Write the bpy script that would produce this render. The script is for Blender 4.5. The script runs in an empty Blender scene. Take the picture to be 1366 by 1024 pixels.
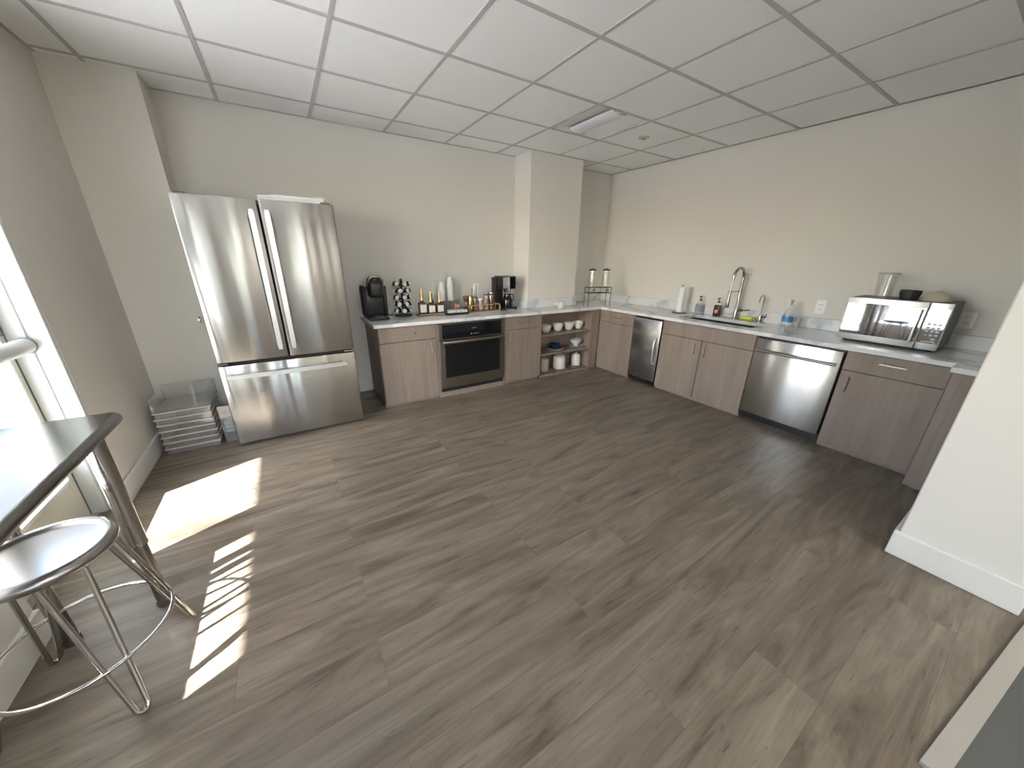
import bpy, bmesh, math, random
from mathutils import Vector, Matrix
random.seed(7)
S = bpy.context.scene
C = S.collection
PI = math.pi

# ------------------------------------------------------------------ camera
FPX = 462.4936
cd = bpy.data.cameras.new('camera')
cam = bpy.data.objects.new('camera', cd); C.objects.link(cam)
cd.sensor_fit = 'HORIZONTAL'; cd.sensor_width = 36.0; cd.lens = FPX / 1366.0 * 36.0
cd.clip_start = 0.02; cd.clip_end = 400
_R = Vector((0.84742687, -0.53079139, 0.01132215))
_U = Vector((0.17136126, 0.29364421, 0.9404299))
_F = Vector((0.50249678, 0.79500539, -0.33979907))
mw = Matrix((( _R.x, _U.x, -_F.x, -4.0756), (_R.y, _U.y, -_F.y, -3.9233), (_R.z, _U.z, -_F.z, 1.4035), (0, 0, 0, 1)))
cam.matrix_world = mw
S.camera = cam

# ------------------------------------------------------------------ view, world, sun
S.view_settings.view_transform = 'Standard'
S.view_settings.look = 'None'
S.view_settings.exposure = 1.82
S.view_settings.gamma = 1.0
S.view_settings.use_curve_mapping = False
EL, AZ = math.radians(41.0), math.atan(0.41)           # sun height; travel direction turned from +x to +y
W = bpy.data.worlds.new('sky'); S.world = W; W.use_nodes = True
wn = W.node_tree.nodes; wl = W.node_tree.links
sky = wn.new('ShaderNodeTexSky'); sky.sky_type = 'NISHITA'; sky.sun_disc = False
sky.sun_elevation = EL; sky.sun_rotation = -PI / 2 - AZ; sky.air_density = 1.0; sky.dust_density = 2.0
wl.new(sky.outputs[0], wn['Background'].inputs[0]); wn['Background'].inputs[1].default_value = 0.72
sl = bpy.data.lights.new('sun', 'SUN'); sun = bpy.data.objects.new('sun', sl); C.objects.link(sun)
sl.energy = 20.0; sl.angle = math.radians(0.53); sl.color = (1.0, 0.98, 0.96)
travel = Vector((math.cos(AZ) * math.cos(EL), math.sin(AZ) * math.cos(EL), -math.sin(EL)))
sun.rotation_euler = travel.to_track_quat('-Z', 'Y').to_euler(); sun.location = (-12, -6, 9)

# ------------------------------------------------------------------ main dimensions
H = 2.508            # ceiling
ZC = 0.827           # worktop
XL = -5.10           # window wall
YF = -7.4            # far wall behind the camera
XG = -5.26           # glass line
SILL, HEAD = 0.46, 2.30

def portal(y0, y1, z0, z1, front=False):
    l = bpy.data.lights.new('window_daylight', 'AREA'); l.shape = 'RECTANGLE'; l.size = abs(y1 - y0); l.size_y = z1 - z0
    o = bpy.data.objects.new('window_daylight', l); C.objects.link(o)
    o.location = (XG - .06, (y0 + y1) / 2, (z0 + z1) / 2); o.rotation_euler = (PI / 2, 0, -PI / 2)
    o.rotation_euler = Vector((1, 0, 0)).to_track_quat('-Z', 'Y').to_euler()
    a = (o.rotation_euler.to_matrix() @ Vector((1, 0, 0)))
    if abs(a.z) > .5: l.size, l.size_y = l.size_y, l.size
    if front: o.location = ((y0 + y1) / 2, YF - .2, (z0 + z1) / 2); o.rotation_euler = (PI / 2, 0, PI); l.size = abs(y1 - y0); l.size_y = z1 - z0
    l.cycles.is_portal = True
portal(-1.3, -2.1, .2, 2.25); portal(-2.2, -3.05, SILL, HEAD); portal(-4.95, -3.85, SILL, HEAD, True)  # last portal serves the added fill window behind the camera

# ------------------------------------------------------------------ materials
def new_mat(name):
    m = bpy.data.materials.new(name); m.use_nodes = True
    return m, m.node_tree.nodes, m.node_tree.links, m.node_tree.nodes['Principled BSDF']
def flat(name, col, rough=.5, metal=0., spec=None, trans=0., ior=None, coat=0., emit=None, es=0.):
    m, n, l, p = new_mat(name)
    p.inputs['Base Color'].default_value = (*col, 1); p.inputs['Roughness'].default_value = rough
    p.inputs['Metallic'].default_value = metal
    if spec is not None: p.inputs['Specular IOR Level'].default_value = spec
    p.inputs['Transmission Weight'].default_value = trans
    if ior: p.inputs['IOR'].default_value = ior
    p.inputs['Coat Weight'].default_value = coat
    if emit: p.inputs['Emission Color'].default_value = (*emit, 1); p.inputs['Emission Strength'].default_value = es
    nz = n.new('ShaderNodeTexNoise'); nz.inputs['Scale'].default_value = 40
    tc = n.new('ShaderNodeTexCoord'); l.new(tc.outputs['Object'], nz.inputs['Vector'])
    mr = n.new('ShaderNodeMapRange'); l.new(nz.outputs['Fac'], mr.inputs[0])
    mr.inputs[3].default_value = max(rough - .03, 0); mr.inputs[4].default_value = min(rough + .03, 1)
    l.new(mr.outputs[0], p.inputs['Roughness'])
    return m
def ramp(n, stops):
    r = n.new('ShaderNodeValToRGB'); e = r.color_ramp.elements
    while len(e) < len(stops): e.new(.5)
    for k, (pos, c) in enumerate(stops): e[k].position = pos; e[k].color = (*c, 1)
    return r
def mapping(n, l, scale, coord='Object', loc=(0, 0, 0), rot=(0, 0, 0)):
    tc = n.new('ShaderNodeTexCoord'); mp = n.new('ShaderNodeMapping')
    mp.inputs['Scale'].default_value = scale; mp.inputs['Location'].default_value = loc; mp.inputs['Rotation'].default_value = rot
    l.new(tc.outputs[coord], mp.inputs['Vector']); return mp
def noise(n, l, vec, scale, detail=3, rough=.5, dist=0.):
    t = n.new('ShaderNodeTexNoise'); t.inputs['Scale'].default_value = scale; t.inputs['Detail'].default_value = detail
    t.inputs['Roughness'].default_value = rough; t.inputs['Distortion'].default_value = dist
    l.new(vec.outputs[0], t.inputs['Vector']); return t
def mix(n, l, mode, fac, a, b):
    m = n.new('ShaderNodeMix'); m.data_type = 'RGBA'; m.blend_type = mode
    for sock, v in ((m.inputs[0], fac), (m.inputs[6], a), (m.inputs[7], b)):
        if isinstance(v, (int, float)): sock.default_value = v
        elif isinstance(v, tuple): sock.default_value = (*v, 1)
        else: l.new(v, sock)
    return m.outputs[2]

def wall_paint(name, col):
    m, n, l, p = new_mat(name)
    mp = mapping(n, l, (1, 1, 1)); a = noise(n, l, mp, 1.3, 3)
    r = ramp(n, [(.3, tuple(c * .97 for c in col)), (.7, col)]); l.new(a.outputs['Fac'], r.inputs[0])
    l.new(r.outputs[0], p.inputs['Base Color']); p.inputs['Roughness'].default_value = .6
    b = noise(n, l, mp, 260, 2); bp = n.new('ShaderNodeBump'); bp.inputs['Strength'].default_value = .05; bp.inputs['Distance'].default_value = .001
    l.new(b.outputs['Fac'], bp.inputs['Height']); l.new(bp.outputs[0], p.inputs['Normal'])
    return m
def floor_mat():
    m, n, l, p = new_mat('plank_floor')
    mp = mapping(n, l, (1, 1, 1), loc=(.35, .06, 0))
    bk = n.new('ShaderNodeTexBrick'); l.new(mp.outputs[0], bk.inputs['Vector'])
    bk.inputs['Color1'].default_value = (0, 0, 0, 1); bk.inputs['Color2'].default_value = (1, 1, 1, 1); bk.inputs['Mortar'].default_value = (.5, .5, .5, 1)
    bk.inputs['Scale'].default_value = 1; bk.inputs['Mortar Size'].default_value = .0009; bk.inputs['Mortar Smooth'].default_value = .2
    bk.inputs['Brick Width'].default_value = 1.22; bk.inputs['Row Height'].default_value = .2; bk.offset = .37; bk.offset_frequency = 2
    # every plank reads its own piece of the grain
    sep = n.new('ShaderNodeVectorMath'); sep.operation = 'SCALE'; l.new(bk.outputs['Color'], sep.inputs[0]); sep.inputs['Scale'].default_value = 17.0
    add = n.new('ShaderNodeVectorMath'); add.operation = 'ADD'; l.new(mp.outputs[0], add.inputs[0]); l.new(sep.outputs[0], add.inputs[1])
    m2 = n.new('ShaderNodeMapping'); m2.inputs['Scale'].default_value = (1.0, 7.0, 1); l.new(add.outputs[0], m2.inputs[0])
    g1 = noise(n, l, m2, 1.1, 5, .58, 1.8)
    m3 = n.new('ShaderNodeMapping'); m3.inputs['Scale'].default_value = (2.2, 60.0, 1); l.new(add.outputs[0], m3.inputs[0])
    g2 = noise(n, l, m3, 2.2, 4, .6, .3)
    m4 = n.new('ShaderNodeMapping'); m4.inputs['Scale'].default_value = (1.2, 15.0, 1); l.new(add.outputs[0], m4.inputs[0])
    g3 = noise(n, l, m4, 1.9, 5, .7, 3.0)
    r1 = ramp(n, [(.28, (.092, .072, .052)), (.44, (.160, .132, .100)), (.58, (.212, .179, .139)), (.76, (.275, .238, .190))])
    l.new(g1.outputs['Fac'], r1.inputs[0])
    r2 = ramp(n, [(.3, (.82, .81, .80)), (.65, (1.05, 1.05, 1.04))]); l.new(g2.outputs['Fac'], r2.inputs[0])
    c = mix(n, l, 'MULTIPLY', .8, r1.outputs[0], r2.outputs[0])
    r3 = ramp(n, [(.30, (.30, .27, .25)), (.40, (1, 1, 1))]); l.new(g3.outputs['Fac'], r3.inputs[0])
    c = mix(n, l, 'MULTIPLY', .75, c, r3.outputs[0])
    m5 = n.new('ShaderNodeMapping'); m5.inputs['Scale'].default_value = (1.6, 5.5, 1); l.new(add.outputs[0], m5.inputs[0])
    vo = n.new('ShaderNodeTexVoronoi'); vo.inputs['Scale'].default_value = .8; l.new(m5.outputs[0], vo.inputs['Vector'])
    r5 = ramp(n, [(.0, (.25, .22, .2)), (.035, (.55, .52, .5)), (.10, (.90, .89, .88)), (.2, (1, 1, 1))]); l.new(vo.outputs['Distance'], r5.inputs[0])
    c = mix(n, l, 'MULTIPLY', .85, c, r5.outputs[0])
    r4 = ramp(n, [(0, (.91, .91, .91)), (1, (1.05, 1.05, 1.05))]); l.new(bk.outputs['Color'], r4.inputs[0])
    c = mix(n, l, 'MULTIPLY', 1.0, c, r4.outputs[0])
    c = mix(n, l, 'MIX', bk.outputs['Fac'], c, (.12, .098, .074))
    l.new(c, p.inputs['Base Color'])
    rr = n.new('ShaderNodeMapRange'); l.new(g2.outputs['Fac'], rr.inputs[0]); rr.inputs[3].default_value = .34; rr.inputs[4].default_value = .5
    l.new(rr.outputs[0], p.inputs['Roughness'])
    bp = n.new('ShaderNodeBump'); bp.inputs['Strength'].default_value = .12; bp.inputs['Distance'].default_value = .002
    l.new(g2.outputs['Fac'], bp.inputs['Height']); l.new(bp.outputs[0], p.inputs['Normal'])
    return m
def laminate(name='greige_oak_laminate', dark=1.0):
    m, n, l, p = new_mat(name)
    gi = n.new('ShaderNodeObjectInfo')
    mp = mapping(n, l, (9, 9, .7)); sc = n.new('ShaderNodeVectorMath'); sc.operation = 'ADD'
    l.new(mp.outputs[0], sc.inputs[0]); l.new(gi.outputs['Location'], sc.inputs[1])
    a = noise(n, l, sc, 1.5, 5, .6, .35)
    mp2 = mapping(n, l, (90, 90, 3)); b = noise(n, l, mp2, 1.3, 3, .6)
    r = ramp(n, [(.25, tuple(dark * c for c in (.215, .166, .136))), (.5, tuple(dark * c for c in (.265, .211, .176))), (.75, tuple(dark * c for c in (.31, .252, .215)))])
    l.new(a.outputs['Fac'], r.inputs[0])
    r2 = ramp(n, [(.3, (.93, .925, .92)), (.7, (1.03, 1.03, 1.03))]); l.new(b.outputs['Fac'], r2.inputs[0])
    l.new(mix(n, l, 'MULTIPLY', 1.0, r.outputs[0], r2.outputs[0]), p.inputs['Base Color'])
    p.inputs['Roughness'].default_value = .5
    return m
def quartz():
    m, n, l, p = new_mat('veined_white_quartz')
    mp = mapping(n, l, (1, 1, 1), rot=(0, 0, .6)); d = noise(n, l, mp, 1.4, 4, .6)
    ad = n.new('ShaderNodeVectorMath'); ad.operation = 'MULTIPLY_ADD'; l.new(d.outputs['Color'], ad.inputs[0]); ad.inputs[1].default_value = (1.1, 1.1, 1.1); l.new(mp.outputs[0], ad.inputs[2])
    wv = n.new('ShaderNodeTexWave'); wv.inputs['Scale'].default_value = .75; wv.inputs['Distortion'].default_value = 5; wv.inputs['Detail'].default_value = 3; l.new(ad.outputs[0], wv.inputs['Vector'])
    r = ramp(n, [(0, (.52, .56, .59)), (.08, (.66, .68, .70)), (.22, (.74, .75, .75))]); l.new(wv.outputs['Fac'], r.inputs[0])
    l.new(r.outputs[0], p.inputs['Base Color']); p.inputs['Roughness'].default_value = .16
    return m
def steel(name, col=(.60, .595, .58), rough=.26, aniso=.0, wav=0., wscale=(2.4, 2.4, .5), trot=0.):
    m, n, l, p = new_mat(name)
    p.inputs['Metallic'].default_value = 1; p.inputs['Base Color'].default_value = (*col, 1); p.inputs['Roughness'].default_value = rough
    mp = mapping(n, l, (3, 3, 9)); a = noise(n, l, mp, 1.5, 2)
    mr = n.new('ShaderNodeMapRange'); l.new(a.outputs['Fac'], mr.inputs[0]); mr.inputs[3].default_value = rough - .02; mr.inputs[4].default_value = rough + .02
    l.new(mr.outputs[0], p.inputs['Roughness'])
    if aniso:
        p.inputs['Anisotropic'].default_value = aniso; p.inputs['Anisotropic Rotation'].default_value = trot
        tg = n.new('ShaderNodeTangent'); tg.direction_type = 'RADIAL'; tg.axis = 'Z'; l.new(tg.outputs[0], p.inputs['Tangent'])
    if wav:
        mp2 = mapping(n, l, wscale); b = noise(n, l, mp2, 1.4, 1, .4, .6)
        bp = n.new('ShaderNodeBump'); bp.inputs['Strength'].default_value = 1; bp.inputs['Distance'].default_value = wav
        l.new(b.outputs['Fac'], bp.inputs['Height']); l.new(bp.outputs[0], p.inputs['Normal'])
    return m
def clear(name, tint=(.95, .97, .97), gloss=.08, rough=.02):
    m = bpy.data.materials.new(name); m.use_nodes = True; n = m.node_tree.nodes; l = m.node_tree.links; n.clear()
    out = n.new('ShaderNodeOutputMaterial'); mx = n.new('ShaderNodeMixShader'); t = n.new('ShaderNodeBsdfTransparent'); g = n.new('ShaderNodeBsdfGlossy')
    t.inputs[0].default_value = (*tint, 1); g.inputs[0].default_value = (1, 1, 1, 1); g.inputs['Roughness'].default_value = rough
    f = n.new('ShaderNodeLayerWeight'); f.inputs[0].default_value = .35
    mr = n.new('ShaderNodeMapRange'); l.new(f.outputs['Facing'], mr.inputs[0]); mr.inputs[3].default_value = gloss; mr.inputs[4].default_value = min(gloss * 6, .75)
    l.new(mr.outputs[0], mx.inputs[0]); l.new(t.outputs[0], mx.inputs[1]); l.new(g.outputs[0], mx.inputs[2]); l.new(mx.outputs[0], out.inputs[0])
    return m
def milky(name, col, fac):
    m = clear(name); n = m.node_tree.nodes; l = m.node_tree.links
    out = [x for x in n if x.type == 'OUTPUT_MATERIAL'][0]; old = [x for x in n if x.type == 'MIX_SHADER'][0]
    d = n.new('ShaderNodeBsdfDiffuse'); d.inputs[0].default_value = (*col, 1); mx = n.new('ShaderNodeMixShader'); mx.inputs[0].default_value = fac
    l.new(old.outputs[0], mx.inputs[1]); l.new(d.outputs[0], mx.inputs[2]); l.new(mx.outputs[0], out.inputs[0]); return m

M = {}
M['wall'] = wall_paint('warm_wall_paint', (.72, .70, .652))
M['wallR'] = M['wall']
M['base'] = flat('white_baseboard_paint', (.74, .73, .70), .4)
M['tile'] = wall_paint('ceiling_tile_white', (.88, .885, .885))
M['grid'] = flat('ceiling_grid_grey', (.46, .46, .455), .45)
M['floor'] = floor_mat()
M['carpet'] = flat('grey_carpet', (.10, .105, .10), .95)
M['lam'] = laminate()
M['lamd'] = flat('laminate_shadow_gap', (.03, .024, .02), .8)
M['lami'] = laminate('oak_laminate_interior', .8)
M['quartz'] = quartz()
M['ssf'] = steel('brushed_fridge_steel', (.40, .392, .376), .25, .9, .010, (4.2, 4.2, .22), .25)
M['ssd'] = steel('brushed_dishwasher_steel', (.64, .64, .63), .25, .8, .005, (3.0, 3.0, 1.0), .25)
M['sso'] = steel('dark_oven_steel', (.27, .25, .215), .3, .5)
M['ssi'] = steel('ice_maker_steel', (.52, .54, .57), .24, .6, .006)
M['sst'] = steel('table_steel', (.24, .24, .238), .17)
M['ssedge'] = flat('table_edge_steel', (.24, .235, .225), .3, 1)
M['sss'] = steel('stool_steel', (.38, .375, .37), .28)
M['tube'] = flat('polished_tube_steel', (.50, .49, .46), .16, 1)
M['chrome'] = flat('satin_nickel', (.44, .435, .425), .2, 1)
M['handle'] = flat('light_satin_handle', (.86, .87, .86), .34, 1)
M['pull'] = flat('nickel_pull', (.55, .52, .48), .28, 1)
M['black'] = flat('black_plastic', (.012, .012, .013), .3)
M['blackm'] = flat('matte_black', (.02, .02, .021), .6)
M['bglass'] = flat('black_glass', (.006, .007, .008), .05, spec=.6)
M['bmirror'] = flat('mirrored_black_glass', (.36, .36, .39), .035, 1)
M['dark'] = flat('dark_gap', (.008, .008, .008), .8)
M['fridgeside'] = flat('grey_fridge_case', (.14, .14, .14), .5)
M['white'] = flat('white_frame_paint', (.66, .685, .665), .35)
M['doorc'] = flat('cream_door_rail', (.66, .66, .56), .4)
M['ceramic'] = flat('white_ceramic', (.74, .71, .68), .18, coat=.3)
M['cream'] = flat('cream_ceramic', (.50, .47, .36), .3)
M['beige'] = flat('beige_stoneware', (.50, .45, .36), .4)
M['pale'] = flat('pale_green_ceramic', (.60, .66, .62), .2)
M['blue'] = flat('navy_ceramic', (.03, .04, .09), .2)
M['paper'] = flat('white_paper', (.78, .80, .80), .7)
M['foam'] = flat('white_foam', (.78, .82, .84), .6)
M['gold'] = flat('gold_metal', (.72, .52, .22), .22, 1)
M['copper'] = flat('copper_metal', (.50, .22, .10), .25, 1)
M['amber'] = flat('amber_syrup', (.12, .055, .02), .1)
M['wood'] = flat('warm_brown_wood', (.16, .07, .035), .5)
M['traywood'] = flat('light_gold_wood', (.42, .30, .17), .4)
M['glass'] = clear('window_glass', (.95, .955, .96), .05, .0)
M['jar'] = clear('clear_jar_glass', (.955, .96, .955), .05, .03)
M['plastic'] = milky('clear_tray_plastic', (.72, .68, .68), .16)
M['rim'] = milky('tray_rim_plastic', (.80, .78, .78), .6)
M['pink'] = flat('pink_packet', (.62, .32, .28), .6)
M['red'] = flat('red_candy', (.45, .04, .03), .3)
M['green'] = flat('green_tea_tin', (.12, .16, .10), .4)
M['maroon'] = flat('dark_red_tea', (.14, .035, .03), .4)
M['tan'] = flat('tan_packet', (.45, .36, .24), .6)
M['yellow'] = flat('yellow_sponge', (.70, .72, .14), .9)
M['bluelab'] = flat('blue_label', (.06, .28, .55), .4)
M['brownb'] = flat('brown_bottle', (.07, .035, .028), .15)
M['label'] = flat('white_label', (.80, .79, .76), .5)
M['greylab'] = flat('patterned_grey_label', (.30, .32, .36), .5)
M['outlet'] = flat('white_outlet_plate', (.86, .87, .88), .25)
M['display'] = flat('pale_panel_print', (.45, .47, .5), .4)
M['sinkd'] = steel('dark_sink_steel', (.10, .12, .13), .35)
M['lens'] = flat('grey_light_lens', (.74, .76, .79), .35)
M['troffer'] = flat('troffer_white', (.78, .79, .79), .4)
M['concrete'] = wall_paint('balcony_concrete', (.50, .50, .50))
M['ground'] = wall_paint('pale_ground', (.34, .35, .33))
M['rail'] = flat('dark_railing_metal', (.10, .11, .11), .5)
M['strip'] = flat('pale_metal_strip', (.50, .49, .46), .4, .5)
M['tealeaf'] = flat('mixed_tea_bags', (.30, .22, .14), .8)
# ------------------------------------------------------------------ mesh builder
class B:
    def __init__(s): s.bm = bmesh.new()
    def _mi(s, fs, mi):
        for f in fs: f.material_index = mi
    def box(s, a, b, bev=0., mi=0, seg=1):
        lo = [min(x, y) for x, y in zip(a, b)]; hi = [max(x, y) for x, y in zip(a, b)]
        r = bmesh.ops.create_cube(s.bm, size=1)
        for v in r['verts']: v.co = Vector([lo[k] + (v.co[k] + .5) * (hi[k] - lo[k]) for k in range(3)])
        fs = list({f for v in r['verts'] for f in v.link_faces})
        s._mi(fs, mi)
        if bev > 0:
            bev = min(bev, min(h - l for l, h in zip(lo, hi)) * .45)
            es = list({e for v in r['verts'] for e in v.link_edges})
            rr = bmesh.ops.bevel(s.bm, geom=es, offset=bev, segments=seg, affect='EDGES', profile=.5)
            s._mi(rr['faces'], mi)
        return s
    def cone(s, p0, p1, r0, r1=None, n=20, mi=0, caps=True):
        p0, p1 = Vector(p0), Vector(p1); r1 = r0 if r1 is None else r1
        d = p1 - p0; q = d.to_track_quat('Z', 'Y').to_matrix().to_4x4(); q.translation = (p0 + p1) / 2
        r = bmesh.ops.create_cone(s.bm, cap_ends=caps, cap_tris=False, segments=n, radius1=r0, radius2=r1, depth=d.length, matrix=q)
        s._mi({f for v in r['verts'] for f in v.link_faces}, mi); return s
    def sphere(s, c, r, sc=(1, 1, 1), mi=0, n=16):
        m = Matrix.Translation(c) @ Matrix.Diagonal((*[r * k for k in sc], 1))
        q = bmesh.ops.create_uvsphere(s.bm, u_segments=n, v_segments=n // 2, radius=1, matrix=m)
        s._mi({f for v in q['verts'] for f in v.link_faces}, mi); return s
    def lathe(s, prof, c=(0, 0, 0), n=28, mi=0, axis=None):
        c = Vector(c); q = Matrix.Identity(3) if axis is None else Vector(axis).to_track_quat('Z', 'Y').to_matrix()
        rings = []
        for (r, z) in prof:
            if r < 1e-6: rings.append([s.bm.verts.new(c + q @ Vector((0, 0, z)))])
            else: rings.append([s.bm.verts.new(c + q @ Vector((r * math.cos(2 * PI * k / n), r * math.sin(2 * PI * k / n), z))) for k in range(n)])
        for a, b in zip(rings, rings[1:]):
            for k in range(n):
                k2 = (k + 1) % n
                if len(a) == 1 and len(b) == 1: continue
                if len(a) == 1: f = s.bm.faces.new((a[0], b[k2], b[k]))
                elif len(b) == 1: f = s.bm.faces.new((a[k], a[k2], b[0]))
                else: f = s.bm.faces.new((a[k], a[k2], b[k2], b[k]))
                f.material_index = mi
        return s
    def tube(s, pts, r, n=12, mi=0, closed=False, caps=True):
        pts = [Vector(p) for p in pts]; m = len(pts); rs = r if isinstance(r, (list, tuple)) else [r] * m
        rings = []; prev = None
        for i, p in enumerate(pts):
            if closed: t = (pts[(i + 1) % m] - pts[i - 1]).normalized()
            else: t = (pts[min(i + 1, m - 1)] - pts[max(i - 1, 0)]).normalized()
            if prev is None:
                up = Vector((0, 0, 1)) if abs(t.z) < .9 else Vector((1, 0, 0)); a = t.cross(up).normalized()
            else: a = (prev - t * prev.dot(t)).normalized()
            prev = a; b = t.cross(a)
            rings.append([s.bm.verts.new(p + (a * math.cos(2 * PI * k / n) + b * math.sin(2 * PI * k / n)) * rs[i]) for k in range(n)])
        pr = list(zip(rings, rings[1:])) + ([(rings[-1], rings[0])] if closed else [])
        for a, b in pr:
            for k in range(n):
                f = s.bm.faces.new((a[k], a[(k + 1) % n], b[(k + 1) % n], b[k])); f.material_index = mi
        if caps and not closed:
            for q in (rings[0][::-1], rings[-1]): f = s.bm.faces.new(q); f.material_index = mi
        return s
    def prism(s, poly, lo, hi, axis=2, mi=0):
        def P3(p, h): return (p[0], p[1], h) if axis == 2 else ((h, p[0], p[1]) if axis == 0 else (p[0], h, p[1]))
        a = [s.bm.verts.new(P3(p, lo)) for p in poly]; b = [s.bm.verts.new(P3(p, hi)) for p in poly]
        fs = [s.bm.faces.new(a[::-1]), s.bm.faces.new(b)]
        for k in range(len(poly)): fs.append(s.bm.faces.new((a[k], a[(k + 1) % len(a)], b[(k + 1) % len(a)], b[k])))
        s._mi(fs, mi); return s
    def build(s, name, mats, parent=None, org=None, smooth=True, local=False):
        bmesh.ops.recalc_face_normals(s.bm, faces=s.bm.faces[:])
        me = bpy.data.meshes.new(name)
        if parent is not None: off = Vector((0, 0, 0)) if local else ORG.get(root_of(parent), Vector((0, 0, 0)))
        else: off = Vector(org) if org is not None else Vector((0, 0, 0))
        if local and org is not None: off = Vector((0, 0, 0))
        if off.length: bmesh.ops.translate(s.bm, verts=s.bm.verts[:], vec=-off)
        s.bm.to_mesh(me); s.bm.free()
        for m in (mats if isinstance(mats, (list, tuple)) else [mats]): me.materials.append(M[m] if isinstance(m, str) else m)
        if smooth:
            me.polygons.foreach_set('use_smooth', [True] * len(me.polygons)); me.set_sharp_from_angle(angle=math.radians(38))
        o = bpy.data.objects.new(name, me); C.objects.link(o)
        if parent is not None: o.parent = parent
        elif org is not None: o.location = org
        return o
ORG = {}
def root_of(o):
    while o.parent: o = o.parent
    return o
def tag(o, label, cat, group=None, kind=None):
    if label: o['label'] = label
    if cat: o['category'] = cat
    if group: o['group'] = group
    if kind: o['kind'] = kind
    return o
def thing(name, label, cat, loc=(0, 0, 0), group=None):
    o = bpy.data.objects.new(name, None); C.objects.link(o); o.location = loc; o.empty_display_size = .05
    ORG[o] = Vector(loc); return tag(o, label, cat, group)
def struct(b, name, mats, **k):
    o = b.build(name, mats, **k); o['kind'] = 'structure'; return o
def dup(o, loc, label=None, rotz=None, group=None):
    c = o.copy(); C.objects.link(c); c.location = loc
    if rotz is not None: c.rotation_euler = (0, 0, rotz)
    if label: c['label'] = label
    if group: c['group'] = group
    for ch in list(o.children):
        d = ch.copy(); C.objects.link(d); d.parent = c
        for g in list(ch.children):
            e = g.copy(); C.objects.link(e); e.parent = d
    return c
def arc(c, r, a0, a1, n, u=(1, 0, 0), v=(0, 0, 1)):
    c, u, v = Vector(c), Vector(u), Vector(v)
    return [c + (u * math.cos(a0 + (a1 - a0) * k / n) + v * math.sin(a0 + (a1 - a0) * k / n)) * r for k in range(n + 1)]

# ================================================================== the setting
struct(B().box((XL - .25, YF - .2, -.12), (.25, .25, 0)), 'floor', ['floor'], smooth=False)
b = B(); GX, GY, T = -1.843, -.9628, .6096
xs = sorted({XL - .2, .2} | {GX + T * k for k in range(-7, 5) if XL < GX + T * k < .2}); ys = sorted({.2, YF - .2} | {GY - T * k for k in range(-3, 14) if YF < GY - T * k < .2})
LC = (GX, GY - T)                        # lower corner of the light fixture's cell
for x0, x1 in zip(xs, xs[1:]):
    for y0, y1 in zip(ys, ys[1:]):
        if abs(x0 - LC[0]) < .01 and abs(y0 - LC[1]) < .01: continue
        b.box((x0, y0, H), (x1, y1, H + .02))
struct(b, 'ceiling', ['tile'], smooth=False)
b = B()
for k, x in enumerate(xs[1:-1]): b.box((x - .012, YF, H - .004), (x + .012, 0, H + .001), .001)
for k, y in enumerate(ys[1:-1]): b.box((XL, y - .012, H - .0042), (0, y + .012, H + .001), .001)
b.box((XL, -.02, H - .004), (0, 0, H + .001)); b.box((-.02, YF, H - .004), (0, 0, H + .001)); b.box((XL, YF, H - .004), (XL + .02, 0, H + .001))
struct(b, 'ceiling_grid', ['grid'], smooth=False)
struct(B().box((XL - .25, 0, 0), (.25, .2, H + .1)), 'wall_back', ['wall'], smooth=False)
struct(B().box((0, YF, 0), (.2, 0, H + .1)), 'wall_right', ['wall'], smooth=False)
struct(B().box((XL - .25, YF - .2, 0), (-4.95, YF, H + .1)).box((-3.85, YF - .2, 0), (.25, YF, H + .1)).box((-4.95, YF - .2, 0), (-3.85, YF, SILL)).box((-4.95, YF - .2, HEAD), (-3.85, YF, H + .1)), 'wall_front', ['wall'], smooth=False)
XC0, XC1, YC = -1.588, -.826, -.322
struct(B().box((XC0, YC, 0), (XC1, 0, H + .05)), 'wall_column', ['wall'], smooth=False)
struct(B().box((XL, -.28, 0), (-4.66, 0, H + .05)), 'wall_corner_column', ['wall'], smooth=False)
# window wall: solid pier, header, knee wall
YD0, YD1 = -1.27, -2.15
b = B().box((XL, 0, 0), (XL - .25, YD0, H + .1)).box((XL, YD0, HEAD), (XL - .25, YF, H + .1)).box((XL, YD1 - .02, 0), (XL - .25, YF, SILL)).box((XL, -3.05, SILL), (XL - .25, YF, HEAD))
struct(b, 'wall_left', ['wall'], smooth=False)
XW = -1.668
struct(B().box((XW, -3.79, 0), (0, -4.165, H + .05), .004), 'wall_wing', ['wall'], smooth=False)
BH = .135
def baseb(name, a, c):
    struct(B().box(a, c, .004), name, ['base'], smooth=False)
baseb('baseboard_left', (XL, -.28, 0), (XL + .018, YD0 + .0, BH))
baseb('baseboard_knee', (XL, YD1 - .02, 0), (XL + .018, YF, BH))
baseb('baseboard_corner_column', (XL + .018, -.28, 0), (-4.66, -.298, BH))
baseb('baseboard_corner_column_side', (-4.66, 0, 0), (-4.642, -.298, BH))
baseb('baseboard_back', (-4.642, 0, 0), (-3.46, -.018, BH))
b = B().box((XW - .018, -3.772, 0), (XW, -4.183, BH), .004).box((XW, -3.79, 0), (-.80, -3.772, BH), .004).box((XW, -4.165, 0), (0, -4.183, BH), .004)
struct(b, 'baseboard_wing', ['base'], smooth=False)
struct(B().box((XL - .10, YD1 - .05, SILL), (XL + .0, -3.05, SILL + .004)), 'trim_1', ['white'], smooth=False)
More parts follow.
